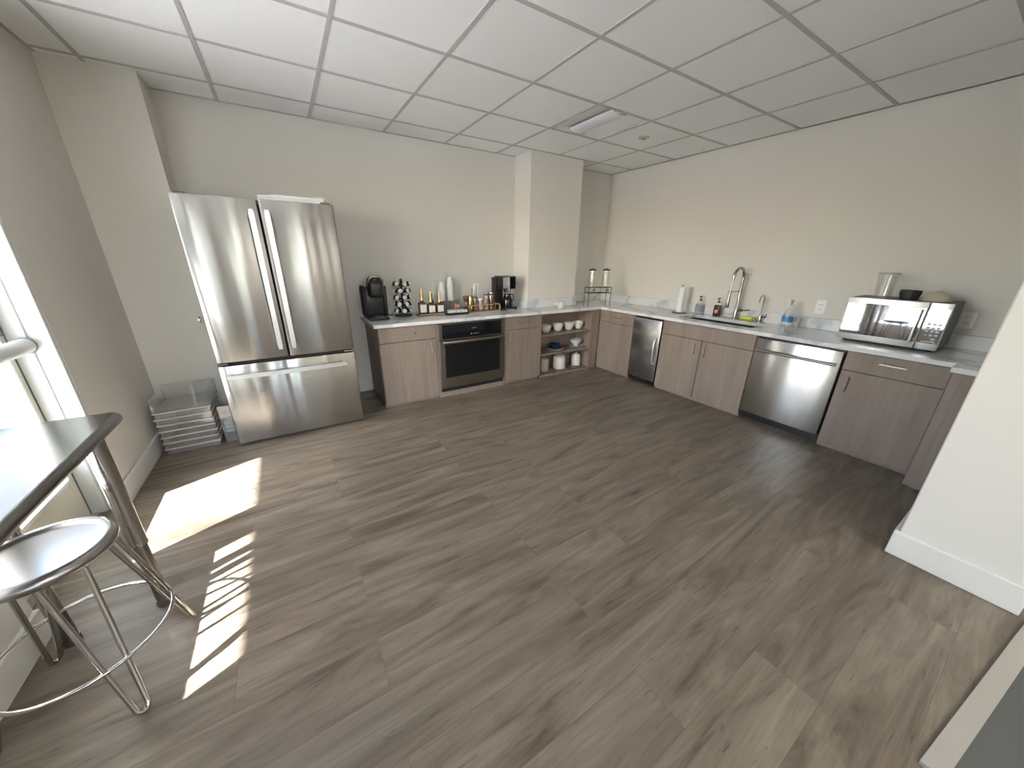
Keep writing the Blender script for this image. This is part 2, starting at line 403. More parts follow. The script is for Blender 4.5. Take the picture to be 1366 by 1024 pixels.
# grey mat with a pale bound edge past the wing wall
t = thing('floor_mat', 'dark grey floor mat with a pale bound edge beside the wing wall', 'mat', (-1.9, -4.6, 0))
def ml(x, off=0): return (x, -4.150 - .124 * (x + 2.124) - off)
B().prism([ml(-2.72, .05), ml(-1.0, .05), (-1.1, -5.1), (-2.82, -4.9)], 0.0005, .010).build('mat_surface', ['carpet'], t, smooth=False)
B().prism([ml(-2.72, .0), ml(-1.0, .0), ml(-1.0, .05), ml(-2.72, .05)], 0.0005, .013).build('bound_edge', ['strip'], t, smooth=False)

# ---- glazed door, frame and windows
JX0, JX1 = XL - .003, XG - .06
b = B().box((XL - .001, YD0 - .001, 0), (XL - .063, YD0 - .028, HEAD), .003).box((XL - .063, YD0, 0), (XL - .076, YD0 - .016, HEAD)).box((XL - .076, YD0, 0), (XG - .02, YD0 - .026, HEAD), .003)
b.box((XL - .02, YD0, HEAD - .05), (XG - .04, YD1, HEAD), .003)
b.box((XL - .02, YD1 + .02, 0), (XG - .05, YD1 - .05, HEAD), .003)
struct(b, 'trim_3', ['white'], smooth=False)
door = bpy.data.objects.new('door_1', None); C.objects.link(door); door.location = (XG, -2.1, 0); ORG[door] = Vector((XG, -2.1, 0)); door['kind'] = 'structure'
d0, d1 = YD0 - .03, YD1 + .024
b = B().box((XG - .02, d0, .008), (XG + .02, -1.352, 2.24), .004).box((XG - .02, -2.01, .008), (XG + .02, d1, 2.24), .004)
b.box((XG - .02, -1.352, .008), (XG + .02, -2.01, .262), .004).box((XG - .02, -1.352, 2.12), (XG + .02, -2.01, 2.24), .004)
b.build('door_leaf', ['doorc'], door, smooth=False)
b = B()
for y in (-1.352, -2.0): b.box((XG + .018, y, .262), (XG + .03, y - .012, 2.12), .002)
for z in (.262, 2.108): b.box((XG + .016, -1.352, z - (.008 if z < 1 else 0)), (XG + .03, -2.01, z + .012), .002)
b.build('glazing_bead', ['handle'], door, smooth=False)
B().box((XG - .004, -1.352, .262), (XG + .004, -2.01, 2.12)).build('glass_pane', ['glass'], door, smooth=False)
b = B().cone((XG + .075, d0 - .0, .985), (XG + .075, d1 + .02, .985), .036, n=28).cone((XG + .02, d0 - .05, .985), (XG + .075, d0 - .05, .985), .018).cone((XG + .02, d1 + .06, .985), (XG + .075, d1 + .06, .985), .018)
pb = b.build('push_bar', ['white'], door)
B().lathe([(.036, 0), (.039, .001), (.039, .006), (.036, .007)], (XG + .075, d0 - .012, .985), axis=(0, -1, 0)).build('gasket_ring', ['fridgeside'], pb)
B().box((XG + .016, d0 + .007, .01), (XG + .0225, d0 - .001, 2.24)).build('weather_strip', ['fridgeside'], door, smooth=False)
B().box((XG + .02, d0 - .034, 1.04), (XG + .032, d0 - .028, 2.2)).build('latch_rod', ['fridgeside'], door, smooth=False)
struct(B().box((XG - .05, YD0, 0), (XG + .05, YD1, .008), .002), 'trim_4', ['strip'], smooth=False)
y = YD1 - .05; k = 1
while y > -3.0:
    y2 = -3.05
    w = bpy.data.objects.new('window_%d' % k, None); C.objects.link(w); w.location = (XG, (y + y2) / 2, SILL); ORG[w] = Vector(w.location); w['kind'] = 'structure'
    b = B().box((XG - .05, y, SILL), (XG + .03, y2, SILL + .012)).box((XG - .05, y, HEAD - .05), (XG + .03, y2, HEAD), .003)
    b.box((XG - .05, y - .012, SILL), (XG + .03, y + .0, HEAD), .003).box((XG - .05, y2 + .04, SILL), (XG + .03, y2, HEAD), .003)
    b.build('window_frame', ['white'], w, smooth=False)
    B().box((XG - .004, y - .012, SILL + .012), (XG + .004, y2 + .04, HEAD - .05)).build('glass_pane', ['glass'], w, smooth=False)
    y = y2; k += 1
w = bpy.data.objects.new('window_2', None); C.objects.link(w); w.location = (-4.4, YF - .1, SILL); ORG[w] = Vector(w.location); w['kind'] = 'structure'  # window added in the unseen wall behind the camera for fill light
b = B()
for x in (-4.95, -4.425, -3.90): b.box((x, YF - .13, SILL), (x + .05, YF - .07, HEAD), .003)
for z in (SILL, HEAD - .05): b.box((-4.95, YF - .13, z), (-3.85, YF - .07, z + .05), .003)
b.build('window_frame', ['white'], w, smooth=False)
B().box((-4.92, YF - .104, SILL + .04), (-3.88, YF - .096, HEAD - .04)).build('glass_pane', ['glass'], w, smooth=False)
# ---- outside: balcony, the slab above it, railing, ground
struct(B().box((XL - .25, -14, -.3), (-7.9, 6, -.03)), 'balcony_floor', ['concrete'], smooth=False)
XO = XL - .16 + .813 - 1.069 * 2.9 - .0
XO = -4.452 - 1.069 * 2.9
struct(B().box((XL - .25, -14, 2.9), (XO, 6, 3.15)), 'balcony_slab_above', ['concrete'], smooth=False)
struct(B().box((-60, -60, -4.2), (-7.9, 60, -4.0)), 'ground', ['ground'], smooth=False)
rl = thing('balcony_railing', 'dark metal balustrade along the outer edge of the balcony', 'railing', (-7.75, -4, -.03))
B().box((-7.72, -13, 1.0), (-7.78, 5, 1.05), .005).box((-7.73, -13, .05), (-7.77, 5, .09)).build('rail', ['rail'], rl, smooth=False)
b = B()
for k in range(0, 130): b.box((-7.742, -13 + k * .138, .09), (-7.758, -13 + k * .138 + .016, 1.0))
o = b.build('balusters', ['rail'], rl, smooth=False); o['kind'] = 'stuff'
for k in range(9): B().box((-7.725, -12.8 + k * 2.2, -.03), (-7.775, -12.75 + k * 2.2, 1.0)).build('post', ['rail'], rl, smooth=False)

# ================================================================== ceiling fixtures
lx0, ly0, lx1, ly1 = LC[0] + .012, LC[1] + .012, LC[0] + T - .012, LC[1] + T - .012
t = thing('ceiling_light', 'unlit square recessed ceiling light with a grey curved lens', 'ceiling light', ((lx0 + lx1) / 2, (ly0 + ly1) / 2, H))
b = B().box((lx0 - .012, ly0 - .012, H + .05), (lx1 + .012, ly1 + .012, H + .06))
for a, c in (((lx0 - .012, ly0 - .012), (lx0, ly1 + .012)), ((lx1, ly0 - .012), (lx1 + .012, ly1 + .012)), ((lx0, ly0 - .012), (lx1, ly0)), ((lx0, ly1), (lx1, ly1 + .012))):
    b.box((a[0], a[1], H - .002), (c[0], c[1], H + .08))
b.build('housing', ['troffer'], t, smooth=False)
cx = (lx0 + lx1) / 2
b = B()
for sgn in (-1, 1):      # sloping reflector wings on both sides of the lens
    b.prism([(cx + sgn * .09, H + .042), (cx + sgn * .285, H + .004), (cx + sgn * .285, H + .008), (cx + sgn * .09, H + .046)], ly0, ly1, axis=1)
b.build('reflector', ['troffer'], t, smooth=False)
prof = [(cx + .085 * math.cos(a), H + .03 - .028 * math.sin(a)) for a in [PI * k / 12 for k in range(13)]]
B().prism(prof, ly0 + .05, ly1 - .01, axis=1).build('lens', ['lens'], t)
B().box((cx - .06, ly0 + .03, H + .005), (cx + .02, ly0 + .05, H + .05), .004).build('end_cap', ['foam'], t)
M['lit'] = flat('added_fill_lens', (.9, .9, .9), .4, emit=(1.0, .95, .88), es=13.0)  # glowing panels added out of view to brighten the interior
for (i_, j_, lab) in ((-4, 7, 'added square fill light on the unseen ceiling behind the viewer, nearest the steel table'), (-2, 9, 'added square fill light on the unseen ceiling behind the viewer, close to the added window'), (1, 9, 'added square fill light on the unseen ceiling behind the viewer, far from all windows')):
    ax, ay = GX + T * i_ + .012, GY - T * (j_ + 1) + .012; bx_, by_ = ax + T - .024, ay + T - .024
    t = thing('ceiling_light', lab, 'ceiling light', ((ax + bx_) / 2, (ay + by_) / 2, H), 'added fill lights behind the viewer')
    B().box((ax, ay, H - .012), (bx_, by_, H - .0045), .002).build('frame', ['troffer'], t, smooth=False)
    B().box((ax + .03, ay + .03, H - .014), (bx_ - .03, by_ - .03, H - .0125)).build('diffuser', ['lit'], t, smooth=False)
t = thing('sprinkler_head', 'small round grey sprinkler head set in a ceiling tile', 'sprinkler', (-.94, -1.267, H))
B().lathe([(0, 0), (.05, 0), (.05, -.006), (.035, -.01), (0, -.01)], (-.94, -1.267, H)).build('escutcheon', ['grid'], t)
B().cone((-.94, -1.267, H - .008), (-.94, -1.267, H - .016), .012).lathe([(0, 0), (.02, 0), (.02, -.003), (0, -.003)], (-.94, -1.267, H - .016)).build('deflector', ['chrome'], t)

# ================================================================== base cabinets
FY = -.62            # face of the fronts (back run); FX for the other run
FX = -.62
CB = ZC - .031       # underside of worktop
def front_box(run, u0, u1, z0, z1, d0=0., d1=.019, bev=.0015):
    """box standing on the cabinet face: u along the run, d outwards from the carcass"""
    g = .0028
    if run == 'back': return ((u0 + g, FY + .019 - d0, z0 + g), (u1 - g, FY + .019 - d1, z1 - g))
    return ((FX + .019 - d0, u0 + g, z0 + g), (FX + .019 - d1, u1 - g, z1 - g))
def pull(parent, run, u, z, ln, vertical):
    f = .029; h = ln / 2; pts = []
    for s, e in ((-1, 0), (-1, 1), (1, 1), (1, 0)):
        a = s * h * (.93 if e == 0 else 1.0)
        uu, zz = (u, z + a) if vertical else (u + a, z)
        if e: 
            a = s * h * .93; uu, zz = (u, z + a) if vertical else (u + a, z)
        dd = f * e
        pts.append((uu, FY - dd, zz) if run == 'back' else (FX - dd, uu, zz))
    b = B(); p0, p1, p2, p3 = [Vector(p) for p in pts]
    ext = (p2 - p1) * .06
    b.cone(p0, p1, .004, n=10).cone(p3, p2, .004, n=10).cone(p1 - ext, p2 + ext, .0055, n=12)
    return b.build('pull_handle', ['pull'], parent)
def cabinet(label, run, u0, u1, parts, bottom=.026, carc=None):
    u0, u1 = min(u0, u1), max(u0, u1); uc = (u0 + u1) / 2
    loc = (uc, -.31, 0) if run == 'back' else (-.31, uc, 0)
    t = thing('base_cabinet', label, 'cabinet', loc, 'oak laminate base cabinets')
    e = .001
    if run == 'back': a, c = (u0 + e, -.003, .0), (u1 - e, FY + .0205, CB - .001)
    else: a, c = (-.003, u0 + e, .0), (FX + .0205, u1 - e, CB - .001)
    if carc: carc(t)
    else:
        B().box(a, c).build('body', ['lam'], t, smooth=False)
    for kind, v0, v1, z0, z1, pl in parts:
        bx = front_box(run, min(v0, v1), max(v0, v1), z0, z1)
        o = B().box(*bx, .0015).build(kind, ['lam'], t, smooth=False)
        if pl: pull(o, run, *pl)
    return t
ZT = CB - .006; ZD = .645
cabinet('oak laminate cabinet at the free end of the worktop, under the black pod coffee maker', 'back', -3.443, -2.893,
        [('drawer', -3.443, -2.893, ZD, ZT, (-3.17, .722, .13, False)), ('door', -3.443, -2.893, .026, ZD, (-2.955, .56, .11, True))])
cabinet('narrow oak laminate cabinet between the black wall oven and the open shelves', 'back', -2.096, -1.598,
        [('drawer', -2.096, -1.598, ZD, ZT, (-1.85, .722, .13, False)), ('door', -2.096, -1.598, .026, ZD, (-2.035, .56, .11, True))])
cabinet('oak laminate cabinet in the corner beside the narrow steel ice maker', 'right', -1.176, -.623,
        [('drawer', -1.176, -.624, ZD, ZT, (-.92, .722, .13, False)), ('door', -1.176, -.624, .026, ZD, (-1.125, .56, .11, True))])
def sinkcarc(t):
    b = B().box((-.003, -1.573, 0), (FX + .0205, -1.59, CB - .001)).box((-.003, -2.494, 0), (FX + .0205, -2.511, CB - .001)).box((-.003, -1.59, 0), (-.02, -2.494, CB - .001))
    b.box((-.02, -1.59, .0), (FX + .0205, -2.494, .03)).box((FX + .04, -1.59, .03), (FX + .0205, -2.494, CB - .001)); b.build('body', ['lam'], t, smooth=False)
cabinet('wide two-door oak laminate cabinet under the sink', 'right', -2.512, -1.572,
        [('drawer_front', -2.512, -1.572, ZD, ZT, None), ('door', -2.036, -1.572, .026, ZD, (-1.975, .555, .11, True)), ('door', -2.512, -2.036, .026, ZD, (-2.085, .555, .11, True))], carc=sinkcarc)
cabinet('oak laminate cabinet under the microwave, beside the dishwasher', 'right', -3.643, -3.126,
        [('drawer', -3.643, -3.126, ZD, ZT, (-3.385, .735, .13, False)), ('door', -3.643, -3.126, .026, ZD, (-3.182, .545, .11, True))])
# oven housing cabinet
def ovencarc(t):
    b = B().box((-2.892, -.003, 0), (-2.874, FY, CB - .001)).box((-2.112, -.003, 0), (-2.098, FY, CB - .001)).box((-2.874, -.02, 0), (-2.112, -.003, CB - .001))
    b.box((-2.874, -.02, 0), (-2.112, FY + .001, .055)).box((-2.874, -.56, .782), (-2.112, FY, CB - .001))
    b.build('body', ['lam'], t, smooth=False)
cabinet('oak laminate housing framing the black wall oven', 'back', -2.893, -2.097, [], carc=ovencarc)
# open shelf cabinet with corner filler
SX0, SX1 = -1.597, -.765
def shelfcarc(t):
    b = B().box((SX0, -.003, 0), (SX0 + .018, FY, CB - .001), .001).box((SX1, -.34, 0), (SX1 + .018, FY, CB - .001), .001)
    b.box((SX0 + .018, -.345, 0), (SX1, -.325, CB - .001)).box((SX0, FY + .0, 0), (SX1, FY + .02, .028)).box((SX1 + .018, FY, 0), (-.6225, -.6, CB - .001), .001)
    b.box((SX0 + .018, -.6, CB - .02), (SX1, FY, CB - .001))
    b.build('body', ['lam'], t, smooth=False)
    for z in (.028, .295, .535):
        B().box((SX0 + .018, -.345, z - .02), (SX1, FY + .004, z), .001).build('shelf', ['lam'], t, smooth=False)
YS = -.325
cabinet('open oak laminate shelf cabinet in the corner holding bowls and canisters', 'back', SX0, -.6225, [], carc=shelfcarc)
# end panel with stepped worktop beside the wing wall
t = thing('end_panel', 'upright oak laminate panel closing the cabinet run beside the cream wing wall', 'panel', (-.4, -3.71, 0))
B().box((-.02, -3.654, 0), (-.772, -3.764, CB - .001), .0015).build('side_panel', ['lam'], t, smooth=False)
B().box((-.772, -3.70, .0), (-.784, -3.764, CB - .001), .001).build('scribe_strip', ['lam'], t, smooth=False)

# ---- worktop (one L-shaped slab with the sink cut out) and upstands
XA, YB, DC = -3.48, -3.643, -.6506
SK = (-.50, -2.40, -.17, -1.65)      # sink opening x0,y0,x1,y1
b = B(); z0, z1 = CB, ZC
def slab(x0, y0, x1, y1): b.box((x0, y0, z0), (x1, y1, z1))
slab(XA, DC, 0, 0); 
slab(DC, SK[3], 0, DC); slab(DC, YB, 0, SK[1]); slab(DC, SK[1], SK[0], SK[3]); slab(SK[2], SK[1], 0, SK[3]); slab(-.80, -3.768, 0, YB)
bmesh.ops.remove_doubles(b.bm, verts=b.bm.verts[:], dist=1e-5)
o = b.build('worktop', ['quartz'], org=None, smooth=False)
tag(o, 'pale veined quartz worktop running in an L along two walls', 'worktop')
b = B().box((XA, -.02, ZC), (XC0 - .02, 0, ZC + .10), .002)
tag(b.build('backsplash', ['quartz'], smooth=False), 'low quartz upstand behind the coffee things on the long wall', 'backsplash', 'quartz upstands')
tag(B().box((XC0 - .02, -.0, ZC), (XC0, YC - .02, ZC + .10), .002).build('backsplash', ['quartz'], smooth=False), 'short quartz upstand on the column side facing the drip coffee maker', 'backsplash', 'quartz upstands')
tag(B().box((XC0, YC, ZC), (XC1 + .02, YC - .02, ZC + .10), .002).build('backsplash', ['quartz'], smooth=False), 'low quartz upstand across the front of the column', 'backsplash', 'quartz upstands')
tag(B().box((XC1, -.0, ZC), (XC1 + .02, YC, ZC + .10), .002).build('backsplash', ['quartz'], smooth=False), 'short quartz upstand on the column side facing the room corner', 'backsplash', 'quartz upstands')
b = B().box((XC1 + .02, -.02, ZC), (0, 0, ZC + .10), .002).box((-.02, -.02, ZC), (0, -3.768, ZC + .10), .002)
tag(b.build('backsplash', ['quartz'], smooth=False), 'veined quartz upstand behind the sink and the microwave', 'backsplash', 'quartz upstands')
# sink
t = thing('sink', 'dark steel undermount sink sunk into the worktop', 'sink', (-.335, -2.025, ZC - .2))
x0, y0, x1, y1 = SK; zb = CB - .17
b = B().box((x0 - .012, y0 - .012, zb), (x1 + .012, y1 + .012, zb + .004)).box((x0 - .012, y0 - .012, zb), (x0, y1 + .012, CB)).box((x1, y0 - .012, zb), (x1 + .012, y1 + .012, CB))
b.box((x0, y0 - .012, zb), (x1, y0, CB)).box((x0, y1, zb), (x1, y1 + .012, CB)); b.build('basin', ['sinkd'], t, smooth=False)
B().lathe([(0, .006), (.03, .006), (.045, .003), (.045, 0)], (-.33, -2.02, zb + .004)).build('drain', ['chrome'], t)

# ================================================================== appliances
# refrigerator
FX0, FX1, FYF, FH = -4.592, -3.684, -.803, 1.762
t = thing('refrigerator', 'tall stainless french-door refrigerator with a bottom freezer drawer', 'refrigerator', ((FX0 + FX1) / 2, -.42, 0))
B().box((FX0 + .008, -.05, .03), (FX1 - .008, FYF + .07, FH - .001), .006).build('case', ['fridgeside'], t, smooth=False)
for x in (FX0 + .06, FX1 - .06):
    for y_ in (-.1, FYF + .12): B().cone((x, y_, 0), (x, y_, .035), .022).build('foot', ['black'], t)
xm = -4.148; g = .006
B().box((FX0 + .02, FYF + .075, .02), (FX1 - .02, FYF + .05, FH - .03)).build('gasket', ['dark'], t, smooth=False)
for nm, a, c in (('door', FX0, xm - g), ('door', xm + g, FX1)):
    dr = B().box((a, FYF + .06, .674), (c, FYF, FH), .006, seg=2).build(nm, ['ssf'], t)
    hx = xm - .044 if a == FX0 else xm + .044
    hb = B(); pts = [(hx, FYF - .006, 1.685)] + [(hx, FYF - .045 - .012 * math.sin(PI * k / 12), 1.675 - .915 * k / 12) for k in range(13)] + [(hx, FYF - .006, .752)]
    for k in range(len(pts) - 1):
        p, q = pts[k], pts[k + 1]
        if k in (0, len(pts) - 2): hb.box((hx - .013, FYF - .05, (p[2] + q[2]) / 2 - .014), (hx + .013, FYF + .0, (p[2] + q[2]) / 2 + .014), .003)
        else:
            vs = []
            for (pp) in (p, q):
                for dx_, dy_ in ((-.015, 0), (.015, 0), (.015, -.012), (-.015, -.012)): vs.append(hb.bm.verts.new((hx + dx_, pp[1] + dy_, pp[2])))
            for f in ((0, 1, 5, 4), (1, 2, 6, 5), (2, 3, 7, 6), (3, 0, 4, 7)): hb.bm.faces.new([vs[i] for i in f])
            if k == 1: hb.bm.faces.new(vs[0:4])
            if k == len(pts) - 3: hb.bm.faces.new(vs[4:8])
    bmesh.ops.remove_doubles(hb.bm, verts=hb.bm.verts[:], dist=1e-4)
    hb.build('door_handle', ['handle'], dr)
    if a != FX0: B().lathe([(0, .002), (.006, .002), (.007, 0)], (-3.813, FYF, 1.689), axis=(0, -1, 0)).build('round_badge', ['pink'], dr)
fz = B().box((FX0, FYF + .06, .022), (FX1, FYF, .648), .006, seg=2).build('freezer_drawer', ['ssf'], t)
hb = B(); n_ = 12
pts = [(-4.548 + .79 * k / n_, FYF - .04 - .016 * math.sin(PI * k / n_), .572) for k in range(n_ + 1)]
vv = [[hb.bm.verts.new((p[0], p[1] + dy_, p[2] + dz_)) for dy_, dz_ in ((0, -.016), (0, .016), (-.012, .016), (-.012, -.016))] for p in pts]
for a, c in zip(vv, vv[1:]):
    for i in range(4): hb.bm.faces.new((a[i], a[(i + 1) % 4], c[(i + 1) % 4], c[i]))
hb.bm.faces.new(vv[0]); hb.bm.faces.new(vv[-1])
for x in (-4.535, -3.771): hb.box((x - .013, FYF - .045, .558), (x + .013, FYF, .586), .003)
hb.build('drawer_handle', ['handle'], fz)
B().box((FX0 + .02, FYF + .03, .648), (FX1 - .02, FYF + .05, .676)).build('hinge_rail', ['dark'], t, smooth=False)
for x in (FX0 + .03, FX1 - .045): B().box((x - .03, FYF + .004, .655), (x + .03, FYF + .045, .668), .002).build('hinge', ['chrome'], t)
for x in (FX0 + .05, FX1 - .05): B().box((x - .03, FYF + .015, FH - .004), (x + .03, FYF + .12, FH + .012), .003).build('hinge_cover', ['fridgeside'], t)
# foam boards lying on the fridge
tag(B().box((-4.145, -.60, FH), (-3.72, -.30, FH + .052), .004).build('foam_block', ['foam'], org=(-3.93, -.45, FH)), 'long white foam block lying on top of the refrigerator', 'packaging')
b = B(); b.prism([(-4.06, 0), (-3.70, 0), (-3.722, .022), (-3.80, .012), (-4.06, .016)], -.56, -.34, axis=1)
bmesh.ops.translate(b.bm, verts=b.bm.verts[:], vec=(0, 0, FH + .052))
tag(b.build('foam_sheet', ['paper'], org=(-3.88, -.45, FH + .052), smooth=False), 'thin white sheet with a bent corner lying on the foam block', 'packaging')

# wall oven
OX0, OX1 = -2.872, -2.114
t = thing('wall_oven', 'built-in electric oven with black glass door and dark steel surround', 'oven', ((OX0 + OX1) / 2, -.35, .056))
B().box((OX0, -.03, .056), (OX1, FY + .012, .78)).build('case', ['fridgeside'], t, smooth=False)
cp = B().box((OX0, FY + .01, .62), (OX1, FY - .018, .779), .002).build('control_panel', ['sso'], t, smooth=False)
B().box((OX0 + .035, FY - .018, .628), (OX1 - .035, FY - .021, .772), .001).build('control_glass', ['bglass'], cp, smooth=False)
b = B()
for x, w_ in ((-2.52, .014), (-2.49, .006), (-2.47, .014), (-2.44, .01)): b.box((x, FY - .0212, .655), (x + w_, FY - .0222, .663))
for k in range(3): b.box((-2.50 + k * .018, FY - .0212, .715), (-2.492 + k * .018, FY - .0222, .722))
b.build('panel_marks', ['display'], cp, smooth=False)
dr = B().box((OX0, FY + .01, .10), (OX1, FY - .022, .615), .003).build('door', ['sso'], t, smooth=False)
B().box((OX0 + .055, FY - .0225, .215), (OX1 - .055, FY - .0245, .578), .001).build('window', ['bglass'], dr, smooth=False)
b = B().box((OX0 + .02, FY - .05, .583), (OX1 - .02, FY - .074, .612), .006, seg=2)
for x in (OX0 + .03, OX1 - .05): b.box((x, FY - .02, .588), (x + .02, FY - .055, .607), .002)
b.build('door_handle', ['sso'], dr)
B().box((OX0 + .01, FY + .01, .060), (OX1 - .01, FY - .004, .098)).build('vent', ['dark'], t, smooth=False)

# ice maker
t = thing('ice_maker', 'narrow stainless undercounter ice maker between two oak cabinets', 'ice maker', (-.3, -1.375, 0))
B().box((-.02, -1.182, .012), (FX + .03, -1.566, CB - .006)).build('case', ['black'], t, smooth=False)
B().box((-.05, -1.19, 0), (FX + .05, -1.56, .014)).build('base', ['black'], t, smooth=False)
dr = B().box((FX + .03, -1.188, .062), (FX - .012, -1.560, .772), .006, seg=2).build('door', ['ssi'], t)
b = B().tube([(FX - .012, -1.525, .57), (FX - .04, -1.525, .56), (FX - .05, -1.525, .52), (FX - .052, -1.525, .42), (FX - .05, -1.525, .32), (FX - .04, -1.525, .28), (FX - .012, -1.525, .27)], .008)
b.build('door_handle', ['handle'], dr)
B().box((FX + .04, -1.19, .012), (FX + .004, -1.56, .056), .002).build('kick_grille', ['black'], t, smooth=False)

# dishwasher
t = thing('dishwasher', 'stainless dishwasher with a long bar handle beside the sink cabinet', 'dishwasher', (-.3, -2.82, 0))
B().box((-.02, -2.516, .02), (FX + .04, -3.122, CB - .006)).build('case', ['black'], t, smooth=False)
B().box((-.05, -2.53, 0), (FX + .06, -3.11, .022)).build('base', ['black'], t, smooth=False)
dr = B().box((FX + .04, -2.524, .082), (FX - .016, -3.114, .775), .005, seg=2).build('door', ['ssd'], t)
b = B().cone((FX - .055, -2.545, .676), (FX - .055, -3.093, .676), .0125, n=16)
for y_ in (-2.565, -3.073): b.cone((FX - .01, y_, .676), (FX - .055, y_, .676), .009, n=12)
b.build('door_handle', ['ssedge'], dr)
B().box((FX + .07, -2.53, .022), (FX + .05, -3.11, .078)).build('kick_plate', ['black'], t, smooth=False)

# microwave
MX, MY0, MY1, MZ0, MZ1 = -.425, -2.985, -3.512, ZC + .018, 1.158
t = thing('microwave', 'chrome and black countertop microwave reflecting the windows', 'microwave', (-.24, -3.25, ZC))
B().box((-.06, MY0, MZ0), (MX + .03, MY1, MZ1), .004).build('case', ['fridgeside'], t, smooth=False)
for x in (-.1, MX + .07):
    for y_ in (MY0 - .04, MY1 + .04): B().cone((x, y_, ZC), (x, y_, MZ0 + .002), .014).build('foot', ['black'], t)
dr = B().box((MX + .03, MY0, MZ0), (MX, -3.405, MZ1), .004, seg=2).build('door', ['handle'], t)
B().box((MX, MY0 - .006, MZ0 + .045), (MX - .003, -3.400, MZ1 - .038), .001).build('window', ['bmirror'], dr, smooth=False)
B().box((MX - .02, -3.372, MZ0 + .04), (MX - .034, -3.386, MZ1 - .05), .004, seg=2).box((MX, -3.374, MZ0 + .05), (MX - .022, -3.384, MZ0 + .07)).box((MX, -3.374, MZ1 - .08), (MX - .022, -3.384, MZ1 - .06)).build('door_handle', ['handle'], dr)
cp = B().box((MX + .03, -3.408, MZ0), (MX, MY1, MZ1), .004, seg=2).build('control_panel', ['handle'], t)
B().box((MX, -3.411, MZ0 + .045), (MX - .003, MY1 + .004, MZ1 - .038), .001).build('panel_glass', ['bmirror'], cp, smooth=False)
b = B()
for r_ in range(4):
    for c_ in range(3): b.box((MX - .003, -3.43 - c_ * .024, MZ0 + .095 + r_ * .024), (MX - .0038, -3.446 - c_ * .024, MZ0 + .108 + r_ * .024))
b.box((MX - .003, -3.43, MZ0 + .052), (MX - .0038, -3.495, MZ0 + .058)).box((MX - .003, -3.47, MZ0 + .068), (MX - .0038, -3.49, MZ0 + .082))
b.build('keypad', ['display'], cp, smooth=False)
# on the microwave
def pitcher(x, y_, z):
    t = thing('pitcher', 'tall clear plastic pitcher standing on the microwave', 'pitcher', (x, y_, z))
    B().lathe([(0, .004), (.046, .004), (.05, .0), (.05, .01), (.056, .17), (.058, .175), (.055, .175), (.048, .012), (0, .010)], (x, y_, z)).build('body', ['jar'], t)
    B().lathe([(.056, .168), (.0595, .17), (.0595, .178), (.056, .18)], (x, y_, z)).build('rim', ['display'], t)
    B().tube([(x, y_ + .052, z + .15), (x, y_ + .082, z + .145), (x, y_ + .085, z + .09), (x, y_ + .08, z + .05), (x, y_ + .05, z + .035)], .0045).build('handle', ['jar'], t)
pitcher(-.28, -3.13, MZ1)
t = thing('black_bowl', 'small black angular bowl on the microwave between pitcher and cream bowl', 'bowl', (-.30, -3.272, MZ1))
B().lathe([(0, 0), (.045, 0), (.058, .05), (.054, .066), (.048, .066), (.04, .01), (0, .008)], (-.30, -3.272, MZ1), n=9).build('bowl_body', ['blackm'], t)
tag(B().lathe([(.068, 0), (.074, .006), (.07, .03), (.05, .055), (.02, .064), (.018, .07), (0, .07)], (-.29, -3.405, MZ1)).build('upturned_bowl', ['cream'], org=(-.29, -3.405, MZ1)), 'cream bowl turned upside down on the microwave', 'bowl')

# ================================================================== outlets and valve
def outlet(axis, y_, z, label):
    t = thing('power_outlet', label, 'outlet', (0, y_, z) if axis == 'x' else (y_, 0, z), 'wall outlets')
    def bx(a, c, d0_, d1_, bev=.001):
        return ((-d0_, y_ + a[0], z + a[1]), (-d1_, y_ + c[0], z + c[1])) if axis == 'x' else ((y_ + a[0], -d0_, z + a[1]), (y_ + c[0], -d1_, z + c[1]))
    p = B().box(*bx((-.037, -.06), (.037, .06), 0, .006), .0025).build('cover_plate', ['outlet'], t)
    for dz in (-.02, .02):
        s_ = B().box(*bx((-.017, dz - .014), (.017, dz + .014), .006, .0085), .002).build('socket', ['outlet'], p)
        B().box(*bx((-.009, dz - .004), (-.006, dz + .006), .0085, .0088)).box(*bx((.006, dz - .004), (.009, dz + .006), .0085, .0088)).build('slots', ['dark'], p, smooth=False)
outlet('x', -2.705, 1.022, 'white double outlet on the wall between spray bottle and microwave')
outlet('x', -3.55, 1.027, 'white double outlet on the wall beyond the microwave')
outlet('y', -2.13, 1.06, 'white double outlet on the wall above the wood-framed jar tray')
t = thing('water_valve', 'small chrome water valve on the wall beside the refrigerator', 'valve', (-4.69, -.28, .95))
B().cone((-4.70, -.28, .93), (-4.70, -.33, .93), .012).cone((-4.70, -.32, .91), (-4.70, -.32, .95), .008).build('body', ['chrome'], t)
B().cone((-4.70, -.335, .93), (-4.70, -.345, .93), .012, n=10).build('knob', ['pull'], t)

